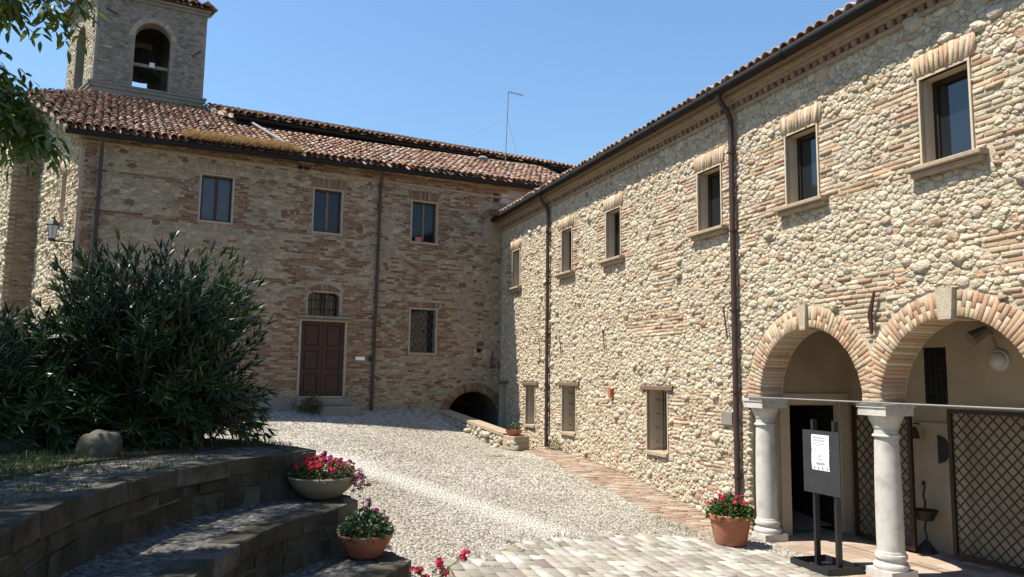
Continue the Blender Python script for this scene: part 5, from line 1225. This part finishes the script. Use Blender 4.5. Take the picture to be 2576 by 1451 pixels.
def plant(name, c, z0, r, hgt, n_leaf, leafcols, leaf_l, leaf_w, blooms, lab, cat, seed, trail=(), ell=(1, 1), lift=.03, round_leaf=False):
    """blooms: list of (meshes, n, sector(a0,a1), height range, extra radius)"""
    g = np.random.default_rng(seed); c = np.array(c, float); o = empty(name, (c[0], c[1], z0), lab, cat)
    e = unit(g, n_leaf); e[:, 2] = np.abs(e[:, 2]); rr = g.uniform(.35, 1, (n_leaf, 1))**.5
    p = np.array([c[0], c[1], z0])+e*rr*np.array([r*ell[0], r*ell[1], hgt]); d = e+g.normal(0, .6, e.shape); d[:, 2] += .2
    V = leaf_verts(p, d, g.normal(0, .5, e.shape)+[0, 0, 1.], g.uniform(.7, 1.2, n_leaf)*leaf_l, g.uniform(.7, 1.2, n_leaf)*leaf_w, g.uniform(0, .4, n_leaf))
    C = palette(n_leaf, leafcols, .22, seed)
    stem = MB()
    for i in range(14):
        q = np.array([c[0], c[1], z0])+e[i]*np.array([r*.9, r*.9, hgt*.9]); stem.tube([(c[0]+g.normal(0, r*.2), c[1]+g.normal(0, r*.2), z0-.05), q], .004, 4)
    for (pth, nl) in trail:
        pth = [np.array(q) for q in pth]; stem.tube(pth, .004, 4)
    for (ms, n, (a0, a1), (h0, h1), er) in blooms:
        for i in range(n):
            a = math.radians(g.uniform(a0, a1)); ph = g.uniform(h0, h1); rad_ = r*(math.cos(math.asin(min(1, max(0, ph))))*g.uniform(.5, 1.0)+er); q = np.array([c[0]+rad_*math.cos(a)*ell[0], c[1]+rad_*math.sin(a)*ell[1], z0+hgt*ph+lift*g.uniform(.3, 1.6)])
            stem.tube([q-[0, 0, .07], q], .003, 4); b = link('blossom', ms[i % len(ms)], o, q); b.rotation_euler = (g.normal(0, .3), g.normal(0, .3), g.uniform(0, 6.28)); s = g.uniform(.75, 1.25); b.scale = (s, s, s)
    for (ms, spots) in [(t_[2], t_[3]) for t_ in trail if len(t_) > 2] if trail and len(trail[0]) > 2 else []:
        for i, q in enumerate(spots): link('blossom', ms[i % len(ms)], o, q)
    st = stem.build('stems', M['stem'], o)
    emit_leaves(V, C, M['leaf'], st, 60); return o
GREEN = [((.05, .10, .022), 4), ((.08, .14, .03), 3), ((.035, .07, .02), 3), ((.12, .16, .05), 1)]
YGREEN = [((.09, .12, .03), 4), ((.13, .15, .045), 3), ((.06, .09, .02), 3), ((.18, .16, .07), 1)]
BGREEN = [((.06, .10, .045), 4), ((.085, .13, .055), 3), ((.04, .07, .03), 3)]
# grey bowl on the middle step
c1 = pot((-2.02, 8.56, 1.18), [(.0, .003), (.16, .003), (.2, .03), (.29, .10), (.345, .17), (.365, .225), (.36, .235), (.335, .235), (.325, .2), (.3, .16)], M['bowl_grey'], 'wide grey stone bowl on the middle step', soil_z=.19, soil_r=.32)
plant('petunia_plant', c1, 1.385, .36, .19, 900, YGREEN, .05, .013, [(RED, 26, (110, 330), (.45, 1.0), .05), (CRIM, 22, (20, 340), (.5, 1.05), .0), (MAG, 24, (-60, 60), (.2, 1.0), .12), (DRYB, 8, (-30, 30), (.9, 1.35), .05), (VIO, 6, (-40, 20), (.7, 1.3), .22)], 'red and magenta petunias spilling from the grey bowl', 'flowers', 301)
g2 = np.random.default_rng(5); tr = empty('petunia_trailer', (-1.66, 8.5, 1.2), 'withered magenta petunia shoots trailing over the right of the grey bowl', 'flowers')
ts = MB()
for k in range(7):
    a = np.array([-1.72, 8.5, 1.44])+g2.normal(0, .03, 3); e = a+np.array([.12+.1*g2.uniform(), g2.normal(0, .08), -.05-.28*g2.uniform()]); mm = (a+e)/2+[.06, 0, .06]
    ts.tube([a, mm, e], .004, 4)
    for t in np.linspace(.3, 1, 5):
        q = (1-t)**2*a+2*t*(1-t)*mm+t*t*e+g2.normal(0, .015, 3); link('blossom', (MAG+DRYB+VIO+DRYB)[int(g2.integers(0, 10))], tr, q)
ts.build('stems', M['stem'], tr)
# terracotta bowl on the lowest step
c2 = pot((-1.42, 7.92, .72), [(.0, .003), (.14, .003), (.16, .02), (.2, .08), (.245, .15), (.272, .215), (.266, .225), (.248, .225), (.24, .19), (.22, .15)], M['terracotta'], 'terracotta bowl on the lowest step', soil_z=.18, soil_r=.235)
plant('geranium_plant', c2, .905, .27, .25, 800, BGREEN, .05, .018, [(VIO, 8, (-20, 170), (.75, 1.3), .1), (DRYB, 14, (-40, 60), (.3, 1.3), .12), (MAG, 4, (-20, 120), (.8, 1.3), .05)], 'leafy blue-green geranium with few violet blooms in the terracotta bowl', 'flowers', 302)
# pot before the lowest step, mostly below the picture
zz_ = float(gz(-.72, 7.5))
c3 = pot((-.72, 7.5, zz_+.02), [(.0, .003), (.12, .003), (.13, .02), (.17, .2), (.175, .21), (.155, .21), (.15, .17)], M['terracotta'], 'small terracotta pot on the ground before the lowest step', soil_z=.18, soil_r=.15)
p3 = empty('pink_begonia', (-.72, 7.5, zz_+.2), 'pink begonia reaching up at the bottom edge of the picture', 'flowers'); g3 = np.random.default_rng(9); s3 = MB(); lb, ldr = [], []
for tip, nb in (((-.86, 7.62, .66), 4), ((-.66, 7.75, .70), 5), ((-.60, 7.72, .62), 4), ((-.46, 7.95, .72), 6), ((-.78, 7.6, .58), 3)):
    a = np.array([-.72+g3.normal(0, .03), 7.5, zz_+.19]); e = np.array(tip); mm = (a+e)/2+[0, 0, .05]; s3.tube([a, mm, e], .005, 5)
    for i in range(nb): link('blossom', PINK[i % 3], p3, e+g3.normal(0, .022, 3))
    for i in range(4): lb.append((a+e)/2+(e-a)*g3.uniform(-.2, .45)); ldr.append(unit(g3, 1)[0]+[0, 0, .3])
st = s3.build('stems', M['stem'], p3); n = len(lb); emit_leaves(leaf_verts(np.array(lb), np.array(ldr), g3.normal(0, .3, (n, 3))+[0, 0, 1.], np.full(n, .09), np.full(n, .022), np.full(n, .2)), palette(n, GREEN, .2, 4), M['leaf'], st, 60)
# tall terracotta pot by the wing
zz_ = float(gz(3.33, 11.98))
c4 = pot((3.34, 12.0, zz_+.02), [(.0, .003), (.225, .003), (.235, .02), (.30, .36), (.325, .37), (.33, .43), (.30, .44), (.285, .40), (.28, .36)], M['terracotta'], 'large terracotta pot beside the downpipe and first column', soil_z=.39, soil_r=.285)
plant('red_geranium', c4, zz_+.40, .34, .30, 600, GREEN, .075, .03, [(RED, 8, (150, 360), (.1, .8), .0), (PINK, 10, (120, 400), (.5, 1.0), .05), (CRIM, 9, (0, 360), (.7, 1.05), .0)], 'bushy red geranium in the large pot by the downpipe', 'flowers', 303, lift=.05)
# small bowl on the parapet pier
pc = LW.p(LWL-.28, 0, -.15); c5 = pot((pc[0], pc[1], 1.03), [(.0, .002), (.12, .002), (.14, .02), (.2, .10), (.225, .15), (.205, .15), (.19, .11)], M['terracotta'], 'small terracotta bowl on the end of the low wall', soil_z=.12, soil_r=.19)
plant('potted_herb', c5, 1.15, .15, .2, 120, GREEN, .06, .022, [], 'small green plant in the bowl on the low wall', 'plant', 304)
# shrub by the door and weeds by the wing
plant('yellowish_shrub', B.p(5.95, 0, .62), 1.5, .32, .5, 700, [((.08, .09, .03), 3), ((.13, .12, .05), 2), ((.05, .07, .025), 3)], .06, .014, [], 'scruffy low shrub beside the brown door', 'shrub', 305)
q_ = R.p(18.15, 0, .14); plant('wall_weed', (q_[0], q_[1], 0), float(gz(q_[0], q_[1])), .14, .28, 160, [((.14, .17, .07), 3), ((.22, .21, .12), 2)], .06, .012, [], 'pale weed growing at the foot of the sunlit wall', 'weed', 306)
# little pot on the window ledge
o = MB().box(B, 2.74, 2.92, 6.485, 6.62, -.09, .03).build('window_box', M['terracotta']); tag(o, 'small terracotta box on the ledge of the right upper window', 'flower pot')

# ------------------------------------------------------------------ wall lantern at the church corner
lc = CORNL - dB*.02 + Zv*5.62; lan = empty('wall_lantern', lc, 'black iron lantern on a scrolled bracket at the building corner', 'lamp')
LF = Fr(CORNL, -dB, nB)
br = MB(); br.box(LF, -.02, .52, 5.60, 5.63, -.015, .015); br.box(LF, -.02, .012, 5.15, 5.66, -.02, .02)
br.tube([LF.p(.01, 5.17, 0), LF.p(.12, 5.22, 0), LF.p(.28, 5.4, 0), LF.p(.42, 5.6, 0)], .012, 6); br.build('bracket', M['iron'], lan)
for cx_, cy_, r_ in ((.1, 5.46, .09), (.22, 5.52, .06), (.09, 5.3, .055)):
    MB().tube([LF.p(cx_+r_*(1-.1*t)*math.cos(t), cy_+r_*(1-.1*t)*math.sin(t), 0) for t in np.linspace(0, 7.5, 22)], .008, 5).build('scroll', M['iron'], lan)
cl = LF.p(.46, 0, 0)
MB().lathe(cl, [(.075, 5.66), (.125, 5.98), (.12, 5.985)], 6, closed=False).build('glass', M['milk_glass'], lan)
MB().lathe(cl, [(.15, 5.98), (.155, 6.0), (.09, 6.1), (.05, 6.14), (.05, 6.18), (.0, 6.24)], 6).build('cap', M['iron'], lan)
MB().lathe(cl, [(.03, 5.6), (.085, 5.64), (.085, 5.665)], 6).build('base', M['iron'], lan)
for k in range(6):
    t = 2*math.pi*k/6; MB().tube([cl+[.077*math.cos(t), .077*math.sin(t), 5.66], cl+[.127*math.cos(t), .127*math.sin(t), 5.98]], .007, 4).build('rib', M['iron'], lan)

# ------------------------------------------------------------------ notice board in front of the loggia
BS, BWo = 8.62, .30
nb = empty('notice_board', R.p(BS, 0, BWo), 'black steel notice board stand with white papers before the middle column', 'notice board')
F2_ = Fr(R.p(0, 0, BWo), R.U, R.N)
for s in (BS-.2, BS+.2):
    p_ = MB(); p_.box(F2_, s-.05, s+.05, .04, 1.97, -.045, -.02); p_.box(F2_, s-.05, s-.025, .04, 1.97, -.02, .03); p_.build('post', M['blackpaint'], nb)
bx('panel', F2_, (BS-.345, BS+.345, .985, 1.83, .031, .041), M['panel'], nb)
ba = MB()
for a in ((BS-.36, BS+.36, .0, .10, .28, .30), (BS-.36, BS+.36, .0, .10, -.30, -.28), (BS-.36, BS-.34, 0, .10, -.28, .28), (BS+.34, BS+.36, 0, .10, -.28, .28)): ba.box(F2_, *a)
ba.box(F2_, BS-.34, BS+.34, .003, .015, -.28, .28); ba.build('base_tray', M['blackpaint'], nb)
for i, (v0, v1, sk) in enumerate(((1.545, 1.775, .006), (1.30, 1.54, -.006))):
    pp = MB(); n_ = 6
    for k in range(n_):
        a, b = v0+(v1-v0)*k/n_, v0+(v1-v0)*(k+1)/n_; f = lambda v: .046+.008*math.sin((v-v0)/(v1-v0)*math.pi)*(1 if i else .4)
        pp.quad(F2_.p(BS-.165+sk, a, f(a)), F2_.p(BS+.165+sk, a, f(a)), F2_.p(BS+.165-sk, b, f(b)), F2_.p(BS-.165-sk, b, f(b)))
    sh = pp.build('paper', M['paper'], nb)
    ik = MB(); rows = [(.9, .05), (.84, .24), (.79, .2), (.7, .27), (.64, .22), (.55, .16), (.46, .26), (.38, .12), (.12, .06)] if i == 0 else [(.42, .16), (.37, .2), (.32, .14)]
    for (t, ln) in rows:
        v = v0+(v1-v0)*t; wv = .046+.008*math.sin(t*math.pi)*(1 if i else .4)+.0015; a0 = BS+.13-(0 if i == 0 else .13-ln/2); ik.quad(F2_.p(a0-ln, v-.003, wv), F2_.p(a0, v-.003, wv), F2_.p(a0, v+.003, wv), F2_.p(a0-ln, v+.003, wv))
    if i:
        for k in range(14):                                   # open ring emblem
            t0, t1 = .6+k*.36, .6+(k+1)*.36; v = v0+(v1-v0)*.72; wv = .046+.008+.002
            ik.quad(*[F2_.p(BS-r*math.cos(t), v+r*math.sin(t), wv) for r, t in ((.022, t0), (.032, t0), (.032, t1), (.022, t1))])
        for k in range(4):
            u_ = BS-.12+k*.08; v = v0+(v1-v0)*.13; wv = .046+.008*math.sin(.13*math.pi)+.002; ik.quad(F2_.p(u_-.008, v-.018, wv), F2_.p(u_+.008, v-.018, wv), F2_.p(u_+.008, v+.018, wv), F2_.p(u_-.008, v+.018, wv)); ik.quad(F2_.p(u_-.03, v-.003, wv), F2_.p(u_-.016, v-.003, wv), F2_.p(u_-.016, v+.004, wv), F2_.p(u_-.03, v+.004, wv))
    ik.build('print', M['ink'], sh)

# ------------------------------------------------------------------ things in the loggia
def trellis(s0, s1, v0, v1, dep, lab):
    f = Fr(R.p(0, 0, -dep), R.U, R.N); t = empty('trellis_screen', f.p((s0+s1)/2, 0), lab, 'screen', 'trellis screens')
    for a in ((s0, s0+.06, v0, v1), (s1-.06, s1, v0, v1), (s0+.06, s1-.06, v0, v0+.06), (s0+.06, s1-.06, v1-.06, v1)): bx('frame_rail', f, (*a, -.025, .025), M['darkwood'], t)
    diag_bars(f, s0+.06, s1-.06, v0+.06, v1-.06, .165, 1.0, .0095, -.012, -.002, t, M['slat'], 'slat')
trellis(8.98, 10.14, .04, 2.12, 1.68, 'dark lattice screen standing behind the middle column')
trellis(6.05, 8.55, .04, 2.13, 1.93, 'wide dark lattice screen at the right edge of the loggia')
bz = empty('iron_brazier', (6.2, 11.85, 0), 'small iron brazier on a twisted stand in the loggia', 'brazier'); cz = np.array([6.2, 11.85, 0])
MB().lathe(cz, [(.15, 0), (.14, .04), (.07, .13), (.03, .18)], 12).build('foot', M['iron'], bz)
MB().tube([cz+[.012*math.sin(k*1.3), .012*math.cos(k*1.3), .15+k*.05] for k in range(18)], .015, 6).build('pole', M['iron'], bz)
MB().lathe(cz, [(.11, .47), (.18, .61), (.19, .62), (.175, .615), (.1, .49)], 12).build('pan', M['iron'], bz)
MB().lathe(cz, [(.03, .98), (.03, 1.03), (.0, 1.05)], 8).build('knob', M['iron'], bz)
f = Fr(R.p(0, 0, -GD), R.U, R.N)
hdm = MB(); ring = [(8.92, 1.30), (8.92, 1.72)] + [(8.90-.16*math.sin(t), 1.51+.2*math.cos(t)) for t in np.linspace(0, math.pi, 13)]
n_ = len(ring); hdm.add([f.p(u, v, w) for w in (.002, .03) for u, v in ring], [tuple(range(n_)), tuple(range(2*n_-1, n_-1, -1))]+[(i, (i+1) % n_, n_+(i+1) % n_, n_+i) for i in range(n_)])
tag(hdm.build('half_disc_plaque', M['panel']), 'dark half-round plaque on the loggia back wall', 'plaque')
lp = empty('wall_lamp', f.p(7.85, 2.83), 'round white bulkhead lamp on the loggia back wall', 'lamp')
def disc_on(fr, u, v, prof, n=20):
    m_ = MB().lathe((0, 0, 0), prof, n); m_.v = [tuple(fr.p(u+p[0], v+p[1], p[2])) for p in m_.v]; return m_
disc_on(f, 7.85, 2.83, [(.15, 0), (.15, .03), (.14, .04)]).build('backplate', M['milk_glass'], lp, smooth=True); disc_on(f, 7.85, 2.83, [(.12, .041), (.115, .07), (.08, .1), (.0, .11)]).build('shade', M['milk_glass'], lp, smooth=True)
sp_ = empty('spotlight', f.p(7.95, 3.2), 'grey spotlight fixed high on the loggia back wall', 'lamp')
MB().tube([f.p(7.95, 3.2, 0), f.p(7.95, 3.22, .14)], .02, 6).build('arm', M['steel'], sp_); MB().tube([f.p(7.95, 3.26, .1), f.p(8.05, 3.12, .3)], [.06, .11], 12).build('head', M['grey_stone'], sp_)
MB().tube([f.p(7.93, 3.15, .02), f.p(7.9, 3.05, .02), f.p(7.86, 2.95, .02)], .008, 5).build('cable', M['steel'], sp_)
hb = empty('hand_bell', f.p(9.28, 1.7), 'small iron bell on a wall bracket in the loggia', 'bell')
MB().tube([f.p(9.22, 1.86, 0), f.p(9.22, 1.88, .16)], .012, 6).build('bracket', M['iron'], hb)
cb_ = f.p(9.22, 0, .15); MB().lathe(cb_, [(.08, 1.65), (.065, 1.69), (.05, 1.78), (.02, 1.83)], 14).build('bell_body', M['rust'], hb, smooth=True); MB().tube([cb_+Zv*1.7, cb_+Zv*1.25], .005, 4).build('pull_cord', M['steel'], hb)
